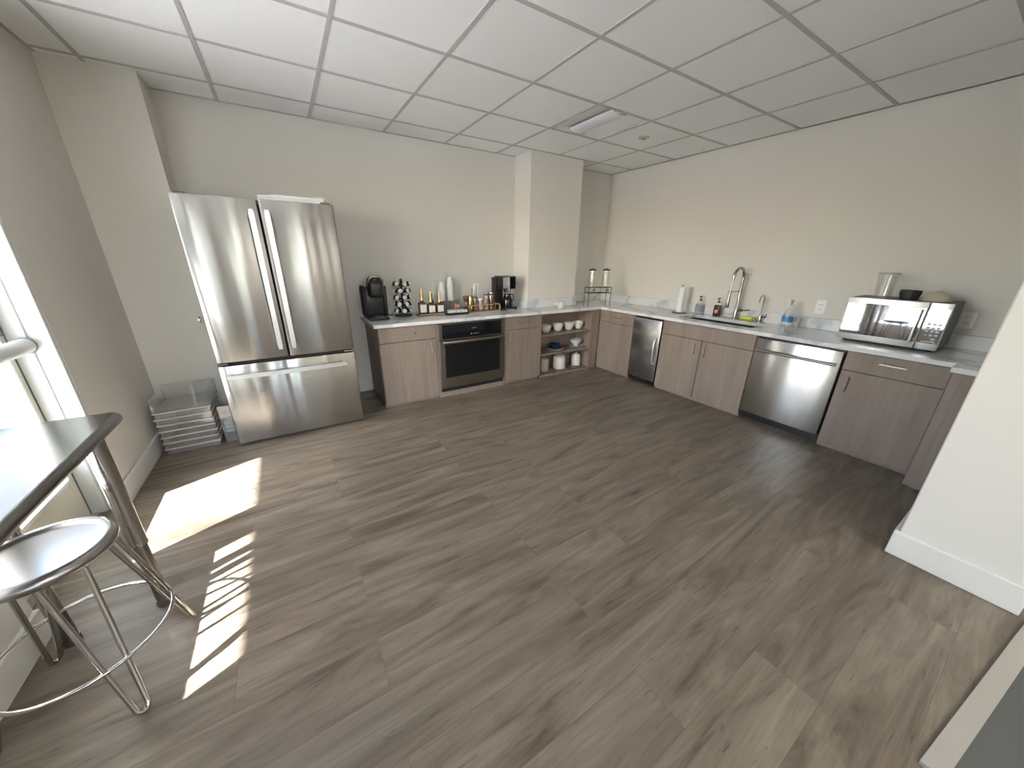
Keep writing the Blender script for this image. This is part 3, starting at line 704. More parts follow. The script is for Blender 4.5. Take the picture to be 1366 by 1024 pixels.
# ================================================================== sink-side items
# spring faucet
fx, fy = -.095, -2.04
t = thing('kitchen_faucet', 'tall brushed spring-neck kitchen faucet behind the sink', 'faucet', (fx, fy, ZC))
B().lathe([(0, 0), (.026, 0), (.026, .008), (.019, .012), (.019, .13), (.014, .14), (.014, .30), (0, .30)], (fx, fy, ZC)).build('body', ['chrome'], t)
R_ = .095
neck = [(fx, fy, ZC + .30), (fx, fy, ZC + .42)] + arc((fx - R_, fy, ZC + .42), R_, 0, PI, 16)[1:] + [(fx - 2 * R_ - .01, fy, ZC + .36), (fx - 2 * R_ - .012, fy, ZC + .30)]
nb = B().tube(neck, [.014] * 17 + [.0115, .006, .006][:len(neck) - 17], n=12)
nb.build('spring_neck', ['chrome'], t)
B().cone((fx, fy, ZC + .287), (fx - 2 * R_ - .012, fy, ZC + .287), .006).cone((fx, fy, ZC + .275), (fx, fy, ZC + .30), .018).cone((fx - 2 * R_ - .012, fy, ZC + .277), (fx - 2 * R_ - .012, fy, ZC + .297), .016).build('docking_arm', ['chrome'], t)
B().lathe([(0, .13), (.015, .13), (.018, .14), (.014, .2), (.012, .3), (0, .3)], (fx - 2 * R_ - .012, fy, ZC)).build('spray_head', ['chrome'], t)
B().cone((fx, fy, ZC + .095), (fx, fy - .06, ZC + .095), .014).cone((fx, fy - .055, ZC + .095), (fx - .005, fy - .13, ZC + .11), .006).build('lever', ['chrome'], t)
gx, gy = -.075, -2.27
t = thing('filter_faucet', 'small gooseneck filter faucet between the sponge and the spray bottle', 'faucet', (gx, gy, ZC))
B().lathe([(0, 0), (.02, 0), (.02, .006), (.013, .012), (.013, .07), (.006, .085), (0, .085)], (gx, gy, ZC)).build('body', ['chrome'], t)
B().tube([(gx, gy, ZC + .07), (gx, gy, ZC + .22)] + arc((gx - .045, gy, ZC + .22), .045, 0, PI * .9, 12)[1:] + [(gx - .095, gy, ZC + .19)], .0055).build('spout', ['chrome'], t)
B().cone((gx, gy, ZC + .05), (gx, gy - .045, ZC + .055), .006).cone((gx, gy - .045, ZC + .045), (gx, gy - .05, ZC + .085), .005).build('lever', ['black'], t)
# paper towel stand
px, py = -.22, -1.475
t = thing('paper_towel_holder', 'upright paper towel stand with a thin white roll beside the sink', 'towel holder', (px, py, ZC))
B().lathe([(0, 0), (.078, 0), (.078, .008), (.07, .012), (0, .012)], (px, py, ZC)).build('base', ['fridgeside'], t)
B().cone((px, py, ZC + .01), (px, py, ZC + .305), .006).sphere((px, py, ZC + .31), .012).build('rod', ['chrome'], t)
o = tag(B().lathe([(.02, 0), (.036, 0), (.036, .28), (.02, .28), (.02, 0)], (px, py, ZC + .013)).build('paper_towel_roll', ['paper'], org=(px, py, ZC + .013)), 'thin white paper towel roll on the upright stand', 'paper towel')
# soap bottles
def pump(t, x, y_, z, mat='black', yaw=PI):
    b = B().cone((x, y_, z), (x, y_, z + .016), .014).cone((x, y_, z + .016), (x, y_, z + .045), .004).tube([(x, y_, z + .042), (x + .03 * math.cos(yaw), y_ + .03 * math.sin(yaw), z + .044), (x + .038 * math.cos(yaw), y_ + .038 * math.sin(yaw), z + .036)], .0055)
    b.cone((x, y_, z + .038), (x, y_, z + .052), .009); return b.build('pump', [mat], t)
sx, sy = -.075, -1.63
t = thing('soap_bottle', 'glass soap dispenser with a grey patterned label beside the paper towels', 'bottle', (sx, sy, ZC), 'soap pump bottles')
B().lathe([(0, 0), (.042, 0), (.045, .01), (.045, .11), (.03, .14), (.014, .15), (0, .15)], (sx, sy, ZC)).build('body', ['jar'], t)
B().lathe([(.0455, .03), (.0462, .031), (.0462, .104), (.0455, .105)], (sx, sy, ZC)).lathe([(0, .004), (.0425, .004), (.0425, .1), (0, .1)], (sx, sy, ZC), mi=1).build('label', ['greylab', 'display'], t)
pump(t, sx, sy, ZC + .15)
sx, sy = -.10, -1.85
t = thing('soap_bottle', 'dark brown soap bottle with a clear shoulder beside the tall faucet', 'bottle', (sx, sy, ZC), 'soap pump bottles')
B().box((sx - .03, sy - .033, ZC), (sx + .03, sy + .033, ZC + .125), .012, seg=3).build('body', ['brownb'], t)
B().box((sx - .03, sy - .033, ZC + .1255), (sx + .03, sy + .033, ZC + .15), .012, seg=3).build('shoulder', ['jar'], t)
B().box((sx - .0305, sy - .02, ZC + .04), (sx - .0315, sy + .012, ZC + .075)).build('label', ['pink'], t)
pump(t, sx, sy, ZC + .15)
# sponge
b = B().box((-.16, -2.235, ZC + .022), (-.085, -2.115, ZC + .045), .006, seg=2)
o = tag(b.build('sponge', ['yellow'], org=(-.12, -2.17, ZC + .022)), 'yellow-green sponge resting in a dish behind the sink', 'sponge')
tag(B().lathe([(0, .0), (.045, 0), (.07, .02), (.068, .022), (.045, .006), (0, .006)], (-.122, -2.175, ZC)).build('sponge_dish', ['yellow'], org=(-.122, -2.175, ZC)), 'shallow yellow-green dish under the sponge', 'dish')
# spray bottle
qx, qy = -.15, -2.53
t = thing('spray_bottle', 'clear trigger spray bottle with a blue label on the worktop', 'spray bottle', (qx, qy, ZC))
B().lathe([(0, 0), (.04, 0), (.043, .01), (.043, .10), (.03, .15), (.014, .18), (.014, .2), (0, .2)], (qx, qy, ZC)).build('body', ['plastic'], t)
B().box((qx - .012, qy - .012, ZC + .2), (qx + .012, qy + .012, ZC + .225), .004).box((qx - .055, qy - .009, ZC + .222), (qx + .03, qy + .009, ZC + .248), .004).box((qx - .03, qy - .005, ZC + .18), (qx - .022, qy + .005, ZC + .225), .002).build('trigger', ['foam'], t)
B().lathe([(.0432, .05), (.0442, .051), (.0442, .099), (.0432, .1)], (qx, qy, ZC)).build('label', ['bluelab'], t)
qx, qy = -.10, -2.60
t = thing('water_goblet', 'small clear glass standing behind the spray bottle', 'glass', (qx, qy, ZC))
B().lathe([(0, 0), (.03, 0), (.03, .004), (.028, .006), (.033, .09), (.031, .09), (.026, .01), (0, .008)], (qx, qy, ZC)).build('bowl', ['jar'], t)

# ================================================================== corner: drink dispensers on a wire rack
ra = math.atan2(-.086, .33); ru = Vector((math.cos(ra), math.sin(ra), 0)); rv = Vector((-math.sin(ra), math.cos(ra), 0))
rc = Vector((-.665, -.625, ZC)) ; Wd, Dp = .32, .11
def rp(u, v, z): return rc + ru * u + rv * v + Vector((0, 0, z))
t = thing('dispenser_rack', 'black wire stand holding two drink dispensers in the corner', 'rack', rc)
b = B(); h_ = Wd / 2
for u in (-h_, h_):
    for v in (0, Dp): b.cone(rp(u, v, 0), rp(u, v, .245), .004, n=8)
for z in (.172, .24):
    for (u0, v0, u1, v1) in ((-h_, 0, h_, 0), (-h_, Dp, h_, Dp), (-h_, 0, -h_, Dp), (h_, 0, h_, Dp)): b.cone(rp(u0, v0, z), rp(u1, v1, z), .004, n=8)
for k in range(1, 12): b.cone(rp(-h_ + Wd * k / 12, 0, .172), rp(-h_ + Wd * k / 12, Dp, .172), .002, n=6)
for k in range(1, 4): b.cone(rp(-h_ + Wd * k / 4, 0, .172), rp(-h_ + Wd * k / 4, 0, .24), .0025, n=6)
b.build('wire_frame', ['blackm'], t)
first = None
for i, (u, txt) in enumerate(((-.10, 'tall glass drink dispenser with black lid, the one nearer the column'), (.10, 'tall glass drink dispenser with black lid, the one nearer the sink wall'))):
    p = rp(u, Dp / 2, .177)
    if first is None:
        t = thing('drink_dispenser', txt, 'drink dispenser', (0, 0, 0), 'drink dispensers on the wire stand')
        B().lathe([(0, 0), (.040, 0), (.046, .01), (.048, .06), (.048, .22), (.043, .25), (.042, .27), (.039, .27), (.040, .25), (.044, .2), (.044, .012), (0, .008)]).build('glass_body', ['jar'], t, local=True)
        B().lathe([(0, .288), (.03, .288), (.046, .284), (.048, .27), (.0425, .27), (0, .272)]).sphere((0, 0, .292), .008).build('lid', ['blackm'], t, local=True)
        B().cone((0, -.045, .03), (0, -.085, .03), .008, n=12).cone((0, -.078, .03), (0, -.078, .01), .006, n=10).box((-.003, -.082, .03), (.003, -.074, .055)).build('tap', ['chrome'], t, local=True)
        first = t; t.location = p; t.rotation_euler = (0, 0, ra)
    else: dup(first, p, txt, ra)
# ceramic piglet-shaped dish on worktop near column
t = thing('ceramic_ornament', 'small round white ceramic ornament near the worktop edge by the column', 'ornament', (-1.27, -.55, ZC))
B().sphere((-1.25, -.55, ZC + .05), .058, (1, .85, .88)).lathe([(0, 0), (.025, 0), (.025, .01), (.018, .014)], (-1.255, -.55, ZC)).build('body', ['ceramic'], t)
B().sphere((-1.315, -.553, ZC + .066), .03, (1.1, .9, .8)).cone((-1.335, -.555, ZC + .062), (-1.352, -.557, ZC + .056), .013).build('head', ['ceramic'], t)
B().tube([(-1.198, -.55, ZC + .055), (-1.185, -.55, ZC + .067), (-1.192, -.55, ZC + .078)], .004).build('tail', ['ceramic'], t)

# ================================================================== coffee side
# pod brewer
kx, ky = -3.365, -.30
t = thing('pod_coffee_maker', 'black single-cup pod coffee maker at the free end of the worktop', 'coffee maker', (kx, ky, ZC))
b = B().box((kx - .095, ky - .10, ZC), (kx + .095, ky + .15, ZC + .025), .012, seg=2).box((kx - .095, ky + .02, ZC + .02), (kx + .095, ky + .15, ZC + .30), .02, seg=3)
b.build('body', ['black'], t)
B().box((kx - .115, ky - .0, ZC + .03), (kx - .075, ky + .14, ZC + .315), .015, seg=3).build('water_tank', ['blackm'], t)
B().box((kx + .075, ky + .0, ZC + .02), (kx + .112, ky + .14, ZC + .32), .015, seg=3).build('side_cover', ['black'], t)
B().box((kx - .066, ky - .09, ZC + .21), (kx + .07, ky + .08, ZC + .365), .032, seg=4).build('brew_head', ['black'], t)
B().lathe([(0, .33), (.066, .33), (.072, .345), (.066, .385), (.045, .40), (0, .40)], (kx + .01, ky + .02, ZC)).build('dome_lid', ['black'], t)
B().tube([(kx - .068, ky - .05, ZC + .32), (kx - .06, ky - .07, ZC + .37), (kx - .03, ky - .078, ZC + .405), (kx + .035, ky - .078, ZC + .405), (kx + .066, ky - .07, ZC + .37), (kx + .074, ky - .05, ZC + .32)], .01).build('lid_handle', ['chrome'], t)
B().lathe([(0, 0), (.06, 0), (.06, .012), (0, .012)], (kx, ky - .05, ZC + .024)).build('drip_tray', ['fridgeside'], t)
B().tube([(kx + .10, ky + .12, ZC + .03), (kx + .15, ky + .14, ZC + .006), (kx + .2, ky + .2, ZC + .006), (kx + .21, -.022, ZC + .02)], .004).build('power_cord', ['black'], t)
# pod carousel
cx_, cy_ = -3.085, -.215
t = thing('pod_carousel', 'black revolving rack filled with coffee pods beside the pod coffee maker', 'pod rack', (cx_, cy_, ZC))
B().lathe([(0, 0), (.085, 0), (.088, .006), (.085, .014), (0, .016)], (cx_, cy_, ZC)).build('base', ['blackm'], t)
B().cone((cx_, cy_, ZC + .01), (cx_, cy_, ZC + .35), .012).sphere((cx_, cy_, ZC + .36), .016).build('pole', ['blackm'], t)
pod = None; NP = 7
for tier in range(5):
    zt = ZC + .05 + tier * .066
    b = B().lathe([(.036, 0), (.038, .004), (.036, .006), (.034, .003)], (cx_, cy_, zt - .012), n=24)
    for k in range(NP):
        a = 2 * PI * (k + .5 * (tier % 2)) / NP; b.cone((cx_ + .01 * math.cos(a), cy_ + .01 * math.sin(a), zt - .01), (cx_ + .05 * math.cos(a), cy_ + .05 * math.sin(a), zt - .016), .0025, n=6)
    b.build('holder_ring', ['blackm'], t)
    for k in range(NP):
        a = 2 * PI * (k + (.1, .55, .3, .8, .4)[tier]) / NP
        d = Vector((math.cos(a), math.sin(a), .35)).normalized(); p = Vector((cx_, cy_, zt)) + Vector((math.cos(a), math.sin(a), 0)) * .052
        lab = 'white-lidded coffee pod in the %s tier of the black pod rack' % ('bottom', 'second', 'middle', 'fourth', 'top')[tier]
        if pod is None:
            pod = thing('coffee_pod', lab, 'coffee pod', (0, 0, 0), 'coffee pods on the revolving rack')
            B().lathe([(0, 0), (.015, 0), (.019, .034), (.022, .035), (.022, .037)], n=16).build('cup', ['blackm'], pod, local=True)
            B().lathe([(.0219, .0375), (.019, .039), (0, .0395)], n=16).build('foil_lid', ['paper'], pod, local=True)
            q = pod
        else: q = dup(pod, p, lab)
        q.location = p; q.rotation_euler = d.to_track_quat('Z', 'Y').to_euler()
# syrup bottles on a shallow tray
tag(B().box((-2.965, -.335, ZC), (-2.665, -.235, ZC + .006)).box((-2.965, -.335, ZC), (-2.96, -.235, ZC + .018)).box((-2.67, -.335, ZC), (-2.665, -.235, ZC + .018)).box((-2.965, -.24, ZC), (-2.665, -.235, ZC + .018)).box((-2.965, -.335, ZC), (-2.665, -.33, ZC + .018)).build('bottle_tray', ['traywood'], org=(-2.815, -.285, ZC), smooth=False), 'shallow wooden tray under the labelled syrup bottles', 'tray')
sb = None
for (x, y_, lab, sc) in ((-2.905, -.288, 'square syrup bottle with the tallest gold pourer, next to the pod rack', 1.0), (-2.81, -.288, 'square syrup bottle with gold pourer standing in the middle of the tray', .86), (-2.715, -.288, 'square syrup bottle with gold pourer next to the packet organiser', .84)):
    if sb is None:
        t = thing('syrup_bottle', lab, 'bottle', (0, 0, 0), 'gold-topped syrup bottles')
        B().box((-.036, -.036, 0), (.036, .036, .13), .008, seg=3).cone((0, 0, .128), (0, 0, .155), .026, .012).build('bottle_body', ['amber'], t, local=True)
        B().box((-.032, -.0362, .03), (.032, -.0372, .11)).build('label', ['label'], t, local=True)
        B().cone((0, 0, .15), (0, 0, .18), .015, .013).cone((0, 0, .18), (0, 0, .272), .012, .009).build('pourer', ['gold'], t, local=True)
        sb = t; q = t; t.location = (x, y_, ZC + .0065)
    else: q = dup(sb, (x, y_, ZC + .0065), lab)
    q.scale = (1, 1, sc)
t = thing('syrup_bottle', 'plain dark amber bottle standing behind the labelled syrup bottles', 'bottle', (-2.765, -.18, ZC))
B().lathe([(0, 0), (.03, 0), (.032, .01), (.032, .12), (.014, .155), (.012, .19), (0, .19)], (-2.765, -.18, ZC)).build('bottle_body', ['amber'], t)
B().cone((-2.765, -.18, ZC + .188), (-2.765, -.18, ZC + .215), .014).build('cap', ['blackm'], t)
# cup stacks
cup = None
for (x, y_, n_, z_, wh) in ((-2.615, -.12, 15, 0, 'shorter'), (-2.515, -.12, 18, 0, 'taller')):
    for k in range(n_):
        p = (x + random.uniform(-.001, .001), y_, ZC + k * .0165); lab = 'white paper cup upside down in the %s stack of cups' % wh
        if cup is None:
            cup = B().lathe([(.040, 0), (.0445, .003), (.040, .007), (.0385, .006), (.029, .092), (0, .092), (0, .089), (.027, .089), (.0375, .003), (.041, 0)], n=20).build('paper_cup', ['paper'], org=(0, 0, 0), local=True)
            tag(cup, lab, 'cup', 'nested paper cups'); cup.location = p
        else: dup(cup, p, lab)
# packet organiser
ox, oy = -2.55, -.315
t = thing('packet_organiser', 'black sloping organiser holding creamer cups and sugar packets', 'organiser', (ox, oy, ZC))
B().box((ox - .13, oy - .09, ZC), (ox + .13, oy + .09, ZC + .008)).box((ox - .13, oy - .09, ZC), (ox + .13, oy - .084, ZC + .02)).box((ox - .13, oy - .09, ZC), (ox - .124, oy + .09, ZC + .06)).box((ox + .124, oy - .09, ZC), (ox + .13, oy + .09, ZC + .06)).build('tray', ['blackm'], t, smooth=False)
B().box((ox - .13, oy + .084, ZC), (ox + .10, oy + .09, ZC + .13)).box((ox - .02, oy - .084, ZC + .008), (ox - .016, oy + .084, ZC + .04)).build('back_board', ['fridgeside'], t, smooth=False)
cr = None
for k in range(24):
    i, j = k % 8, k // 8
    p = (ox - .108 + i * .031 + random.uniform(-.003, .003), oy - .062 + j * .042, ZC + .009)
    if cr is None:
        cr = B().lathe([(0, 0), (.012, 0), (.014, .02), (.016, .021), (.016, .023), (0, .024)], n=14).build('creamer_cup', ['paper'], org=(0, 0, 0), local=True)
        tag(cr, 'small white creamer cup lying in the black organiser', 'creamer', 'creamer cups in the organiser'); cr.location = p; q = cr
    else: q = dup(cr, p)
    q.scale = (1.0, 1.0, 1.5)
tag(B().box((ox + .02, oy - .02, ZC + .046), (ox + .10, oy + .03, ZC + .062), .003).build('snack_packet', ['wood'], org=(ox + .06, oy, ZC + .046)), 'brown packet lying across the white creamer cups', 'packet')
for k in range(3): tag(B().box((ox - .012 + k * .03, oy + .05 - .004 * k, ZC + .035), (ox + .014 + k * .03, oy + .056 - .004 * k, ZC + .115 - k * .012), .001).build('sugar_packet', [('wood', 'tan', 'pink')[k]], org=(ox + k * .03, oy + .05, ZC + .035)), ('brown sugar packet standing upright at the back of the organiser', 'tan sugar packet standing upright at the back of the organiser', 'pink sweetener packet standing upright at the back of the organiser')[k], 'sugar packet', 'packets in the organiser')
# jar with wooden lid
jx, jy = -2.345, -.20
t = thing('storage_jar', 'clear jar with a flared brown wooden lid beside the packet organiser', 'jar', (jx, jy, ZC))
B().lathe([(0, 0), (.034, 0), (.038, .01), (.038, .09), (.03, .105), (.027, .105), (.035, .09), (.035, .012), (0, .01)], (jx, jy, ZC)).build('glass_body', ['jar'], t)
B().lathe([(0, .006 + .1), (.03, .106), (.05, .158), (.05, .166), (0, .166)], (jx, jy, ZC)).build('lid', ['wood'], t)
o = B().lathe([(0, .013), (.033, .013), (.033, .07), (0, .075)], (jx, jy, ZC)).build('contents', ['tan'], t)
# wood framed tray with jars
tx0, tx1, ty0, ty1 = -2.405, -2.0, -.365, -.245
b = B().box((tx0, ty0, ZC), (tx1, ty1, ZC + .008))
for (a, c) in (((tx0, ty0), (tx0 + .012, ty0 + .012)), ((tx1 - .012, ty0), (tx1, ty0 + .012)), ((tx0, ty1 - .012), (tx0 + .012, ty1)), ((tx1 - .012, ty1 - .012), (tx1, ty1))): b.box((a[0], a[1], ZC), (c[0], c[1], ZC + .085))
for y_ in (ty0, ty1 - .01): b.box((tx0, y_, ZC + .075), (tx1, y_ + .01, ZC + .085))
for x in (tx0, tx1 - .01): b.box((x, ty0, ZC + .075), (x + .01, ty1, ZC + .085))
tag(b.build('jar_tray', ['traywood'], org=(-2.2, -.3, ZC), smooth=False), 'light wooden open-framed tray holding small jars', 'tray')
z_ = ZC + .0085
def jar(name, x, y_, r, h, label, cat, body, lid, fill, fh, taper=1.):
    t = thing(name, label, cat, (x, y_, z_ if ty0 < y_ < ty1 else ZC)); z0_ = z_ if ty0 < y_ < ty1 else ZC
    B().lathe([(0, 0), (r * .92 * taper, 0), (r * taper, .006), (r, h * .9), (r * .9, h), (r * .86, h), (r * .94, h * .88), (r * .92 * taper, .01), (0, .008)], (x, y_, z0_), n=20).build('body', [body], t)
    if lid: B().lathe([(0, h + .012), (r * .9, h + .012), (r * .95, h + .008), (r * .95, h - .002), (0, h - .002)], (x, y_, z0_), n=20).build('lid', [lid], t)
    if fill: B().lathe([(0, .011), (r * .88 * taper, .011), (r * .88, fh), (0, fh + .004)], (x, y_, z0_), n=16).build('contents', [fill], t)
jar('storage_jar', -2.355, -.305, .026, .16, 'slim gold-sheened jar at the packet end of the wooden tray', 'jar', 'gold', 'copper', None, 0)
jar('storage_jar', -2.295, -.305, .03, .15, 'clear jar of red and gold sweets in the wooden tray', 'jar', 'jar', 'wood', 'maroon', .09)
jar('storage_jar', -2.225, -.305, .032, .13, 'clear jar of pink and white sweets in the wooden tray', 'jar', 'jar', 'paper', 'pink', .10)
jar('storage_jar', -2.155, -.305, .03, .17, 'tall green and clear jar of tea bags in the wooden tray', 'jar', 'jar', 'green', 'tealeaf', .12)
jar('storage_jar', -2.09, -.305, .027, .155, 'clear jar of brown tea bags beside the dark red jar', 'jar', 'jar', 'display', 'amber', .11)
jar('storage_jar', -2.03, -.200, .042, .19, 'wide dark red jar with a silver lid standing behind the wooden tray', 'jar', 'maroon', 'chrome', None, 0)
jar('drinking_glass', -2.235, -.155, .034, .26, 'tall clear glass cylinder standing behind the wooden tray', 'glass', 'jar', None, None, 0)
jar('copper_mug', -2.30, -.195, .035, .12, 'round copper tumbler standing behind the wooden tray', 'mug', 'copper', None, None, 0)
# drip coffee maker
dx, dy = -1.865, -.26
t = thing('drip_coffee_maker', 'black and steel drip coffee maker with carafe next to the column', 'coffee maker', (dx, dy, ZC))
B().box((dx - .10, dy - .1, ZC), (dx + .10, dy + .12, ZC + .03), .008, seg=2).build('base', ['black'], t)
B().box((dx - .13, dy + .03, ZC + .028), (dx - .02, dy + .12, ZC + .37), .006, seg=2).build('water_tank', ['black'], t)
B().box((dx - .10, dy - .09, ZC + .24), (dx + .085, dy + .11, ZC + .385), .008, seg=2).build('brew_head', ['black'], t)
B().box((dx - .09, dy - .096, ZC + .25), (dx - .022, dy - .0905, ZC + .375), .001).box((dx - .025, dy - .1, ZC + .215), (dx - .003, dy - .09, ZC + .378), .002).build('steel_trim', ['handle'], t)
B().box((dx + .0, dy - .094, ZC + .25), (dx + .078, dy - .0902, ZC + .372), .001).build('front_panel', ['bglass'], t)
B().cone((dx + .01, dy - .02, ZC + .2), (dx + .01, dy - .02, ZC + .242), .04, .055, n=20).build('filter_basket', ['chrome'], t)
cf = B().lathe([(0, 0), (.058, 0), (.066, .03), (.06, .09), (.04, .13), (.042, .155), (0, .155)], (dx + .005, dy - .03, ZC + .031)).build('carafe', ['bglass'], t)
B().tube([(dx + .045, dy - .03, ZC + .18), (dx + .085, dy - .03, ZC + .17), (dx + .09, dy - .03, ZC + .11), (dx + .062, dy - .03, ZC + .075)], .007).build('carafe_handle', ['black'], cf)
B().cone((dx + .085, dy, ZC + .30), (dx + .12, dy, ZC + .30), .004, n=8).sphere((dx + .125, dy, ZC + .30), .015, (1.4, 1, .7)).build('side_knob', ['black'], t)
B().box((dx - .05, dy - .106, ZC + .004), (dx + .06, dy - .1002, ZC + .012), .001).build('base_trim', ['handle'], t)

# ================================================================== crockery in the open cabinet
bw = None
for x, y_, lab in ((-1.40, -.47, 'white bowl on the top shelf, half hidden by the cabinet side'), (-1.205, -.47, 'white bowl on the top shelf, second from the drawer cabinet'), (-1.022, -.47, 'white bowl on the top shelf, second from the corner'), (-.862, -.47, 'white bowl on the top shelf, nearest the room corner')):
    if bw is None:
        bw = B().lathe([(0, 0), (.036, 0), (.04, .006), (.058, .025), (.07, .06), (.073, .092), (.069, .092), (.064, .06), (.05, .028), (0, .014)]).build('bowl', ['ceramic'], org=(0, 0, 0), local=True)
        tag(bw, lab, 'bowl', 'white bowls on the top shelf'); bw.location = (x, y_, .5355)
    else: dup(bw, (x, y_, .5355), lab)
def plate(x, y_, z, r, mat, lab, grp):
    o = B().lathe([(0, 0), (r * .55, 0), (r * .6, .004), (r, .014), (r, .017), (r * .6, .008), (0, .006)], (x, y_, z)).build('plate', [mat], org=(x, y_, z)); tag(o, lab, 'plate', grp)
plate(-1.24, -.475, .2955, .115, 'ceramic', 'white plate lying on the shelf under the navy plate', 'plates on the middle shelf')
plate(-1.24, -.475, .3105, .10, 'blue', 'navy plate lying on the white plate under the navy bowl', 'plates on the middle shelf')
tag(B().lathe([(0, 0), (.04, 0), (.07, .03), (.075, .045), (.071, .045), (.038, .008), (0, .006)], (-1.24, -.475, .3245)).build('bowl', ['blue'], org=(-1.24, -.475, .3245)), 'shallow navy bowl on the plate stack of the middle shelf', 'bowl')
plate(-.88, -.475, .2955, .105, 'pale', 'pale green plate lying under the pale footed bowl', 'plates on the middle shelf')
tag(B().lathe([(0, 0), (.036, 0), (.034, .014), (.04, .022), (.07, .05), (.082, .085), (.078, .085), (.064, .05), (.03, .026), (0, .024)], (-.88, -.475, .305)).build('footed_bowl', ['pale'], org=(-.88, -.475, .305)), 'pale green footed bowl standing on the pale plate', 'bowl')
def canister(x, r, h, mat, lab, lid):
    t = thing('canister', lab, 'canister', (x, -.47, .0285), 'canisters on the bottom shelf')
    B().lathe([(0, 0), (r * .93, 0), (r, .01), (r, h * .86), (r * .84, h * .95), (r * .84, h), (r * .78, h), (r * .78, h * .94), (r * .9, h * .84), (r * .9, .012), (0, .01)], (x, -.47, .0285)).build('body', [mat], t)
    if lid: B().lathe([(0, h + .03), (.012, h + .03), (.014, h + .018), (.008, h + .012), (r * .8, h + .006), (r * .88, h + .001), (0, h + .001)], (x, -.47, .0285)).build('lid', ['ceramic'], t)
canister(-1.405, .062, .165, 'beige', 'beige stoneware canister on the bottom shelf, half hidden by the cabinet side', False)
canister(-1.15, .082, .175, 'ceramic', 'largest white canister, open, in the middle of the bottom shelf', False)
canister(-.85, .062, .15, 'ceramic', 'smaller white canister with a knobbed lid on the bottom shelf', True)

# ================================================================== clear trays beside the fridge
tr = None; words = ('bottom', 'second', 'third', 'fourth', 'fifth', 'sixth', 'top')
for k in range(7):
    z = k * .048; lab = 'clear plastic tray beside the refrigerator, %s of its stack' % (words[k] if k in (0, 6) else words[k] + ' from the floor')
    if tr is None:
        b = B(); w_, d_, h_, th = .155, .17, .044, .0025
        b.box((-w_, -d_, 0), (w_, d_, th)).box((-w_, -d_, 0), (-w_ + th, d_, h_)).box((w_ - th, -d_, 0), (w_, d_, h_)).box((-w_, -d_, 0), (w_, -d_ + th, h_)).box((-w_, d_ - th, 0), (w_, d_, h_))
        b.box((-w_ - .008, -d_ - .008, h_ - .010), (w_ + .008, -d_, h_), mi=1).box((w_, -d_ - .008, h_ - .010), (w_ + .008, d_ + .008, h_), mi=1).box((-w_ - .008, -d_, h_ - .010), (-w_, d_ + .008, h_), mi=1)
        tr = b.build('plastic_tray', ['plastic', 'rim'], org=(0, 0, 0), local=True, smooth=False); tag(tr, lab, 'tray', 'clear trays stacked beside the refrigerator'); q = tr
        tr.location = (-4.885, -.49, .001)
    else: q = dup(tr, (-4.885 + random.uniform(-.004, .004), -.49, z + .001), lab)
b = B().box((-5.045, -.66, .337), (-4.72, -.32, .340)).box((-5.045, -.33, .337), (-4.72, -.32, .45)).box((-5.045, -.66, .337), (-5.04, -.32, .43)).box((-4.725, -.66, .337), (-4.72, -.32, .45))
tag(b.build('plastic_bin', ['plastic'], org=(-4.88, -.49, .337), smooth=False), 'tall-sided clear plastic bin on top of the tray stack', 'bin')
t = thing('plastic_bin', 'narrow clear plastic bin standing between tray stack and refrigerator', 'bin', (-4.66, -.5, 0))
b = B().box((-4.695, -.64, .001), (-4.62, -.36, .004)).box((-4.695, -.64, .001), (-4.692, -.36, .30)).box((-4.623, -.64, .001), (-4.62, -.36, .30)).box((-4.695, -.64, .001), (-4.62, -.637, .30)).box((-4.695, -.363, .001), (-4.62, -.36, .30))
b.build('body', ['plastic'], t, smooth=False)
for k in range(3): tag(B().box((-4.688, -.60, .20 + k * .032 - .14), (-4.63, -.48, .228 + k * .032 - .14), .004).build('foam_box', ['foam'], org=(-4.66, -.54, .20 + k * .032 - .14)), 'small white foam piece in the narrow clear bin, %s of three' % ('lowest', 'middle one', 'uppermost')[k], 'foam piece', 'foam pieces in the narrow bin')

# ================================================================== steel table and stool
TX1, TY1, TZ = -4.668, -2.152, .86
TX0, TY0 = -5.075, -3.42
t = thing('steel_table', 'high stainless steel table with rounded edge standing at the window', 'table', ((TX0 + TX1) / 2, (TY0 + TY1) / 2, 0))
def rrect(x0, y0, x1, y1, r, n=6):
    p = []
    for (cx_, cy_, a) in ((x1 - r, y1 - r, 0), (x0 + r, y1 - r, PI / 2), (x0 + r, y0 + r, PI), (x1 - r, y0 + r, 1.5 * PI)):
        for k in range(n + 1): p.append((cx_ + r * math.cos(a + PI / 2 * k / n), cy_ + r * math.sin(a + PI / 2 * k / n)))
    return p
B().prism(rrect(TX0 + .02, TY0 + .02, TX1 - .02, TY1 - .02, .02), TZ - .034, TZ).build('tabletop', ['sst'], t)
ep = rrect(TX0 + .02, TY0 + .02, TX1 - .02, TY1 - .02, .02)
B().tube([(x, y_, TZ - .0195) for x, y_ in ep], .0195, n=16, closed=True).build('rolled_edge', ['ssedge'], t)
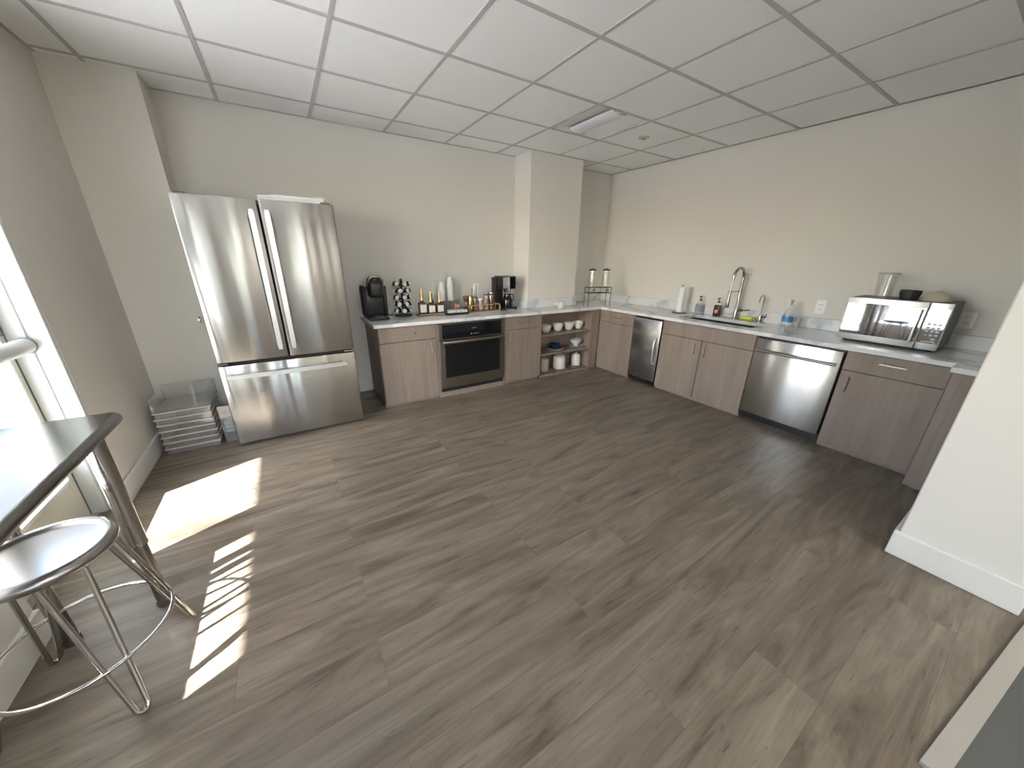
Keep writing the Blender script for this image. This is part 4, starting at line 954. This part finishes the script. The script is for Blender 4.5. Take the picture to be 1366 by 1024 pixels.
for (x, y_) in ((-4.748, -2.228), (-5.003, -2.262), (-4.748, -3.34), (-5.003, -3.34)):
    lg = B().cone((x, y_, .33), (x, y_, TZ - .034), .0275, n=24).lathe([(.0215, .0), (.028, .004), (.029, .012), (.0275, .02)], (x, y_, .318)).build('leg', ['tube'], t)
    B().cone((x, y_, .03), (x, y_, .335), .0215, n=24).build('lower_tube', ['ssedge'], lg)
    B().lathe([(0, 0), (.024, 0), (.026, .006), (.024, .032), (0, .032)], (x, y_, 0)).build('foot_cap', ['ssedge'], lg)
# stool
cx_, cy_, SZ, SR = -4.838, -2.502, .57, .162
t = thing('bar_stool', 'round stainless steel stool with hairpin legs and a foot ring, by the table', 'stool', (cx_, cy_, 0))
B().lathe([(0, SZ - .008), (SR - .036, SZ - .012), (SR - .033, SZ - .011), (SR - .027, SZ - .002), (SR - .018, SZ), (SR - .007, SZ - .004), (SR - .001, SZ - .013), (SR, SZ - .022), (SR - .004, SZ - .032), (SR - .012, SZ - .038), (SR - .02, SZ - .036), (SR - .022, SZ - .03), (0, SZ - .03)], (cx_, cy_, 0), n=64).build('seat', ['sss'], t)
for a_ in (32, 138, 212, 304):
    a = math.radians(a_); u = Vector((math.cos(a), math.sin(a), 0)); a += .25; v = Vector((-math.sin(a), math.cos(a), 0)); c0 = Vector((cx_, cy_, 0))
    top_r, foot_r = .125, .245
    pts = []
    hw0, hw1 = .048, .016
    pts.append(c0 + u * top_r + v * hw0 + Vector((0, 0, SZ - .032))); pts.append(c0 + u * (foot_r - .012) + v * hw1 + Vector((0, 0, .03)))
    for k in range(1, 8):
        b_ = PI * k / 8; pts.append(c0 + u * (foot_r - .012 + .012 * math.sin(b_)) + v * hw1 * math.cos(b_) + Vector((0, 0, .03 - .021 * math.sin(b_))))
    pts.append(c0 + u * (foot_r - .012) - v * hw1 + Vector((0, 0, .03))); pts.append(c0 + u * top_r - v * hw0 + Vector((0, 0, SZ - .032)))
    B().tube(pts, .0075, n=12).build('leg', ['tube'], t)
B().tube(arc((cx_, cy_, .205), .21, 0, 2 * PI, 64, (1, 0, 0), (0, 1, 0))[:-1], .006, n=10, closed=True).build('foot_ring', ['tube'], t)
B().tube(arc((cx_, cy_, SZ - .04), .13, 0, 2 * PI, 48, (1, 0, 0), (0, 1, 0))[:-1], .006, n=8, closed=True).build('seat_ring', ['tube'], t)
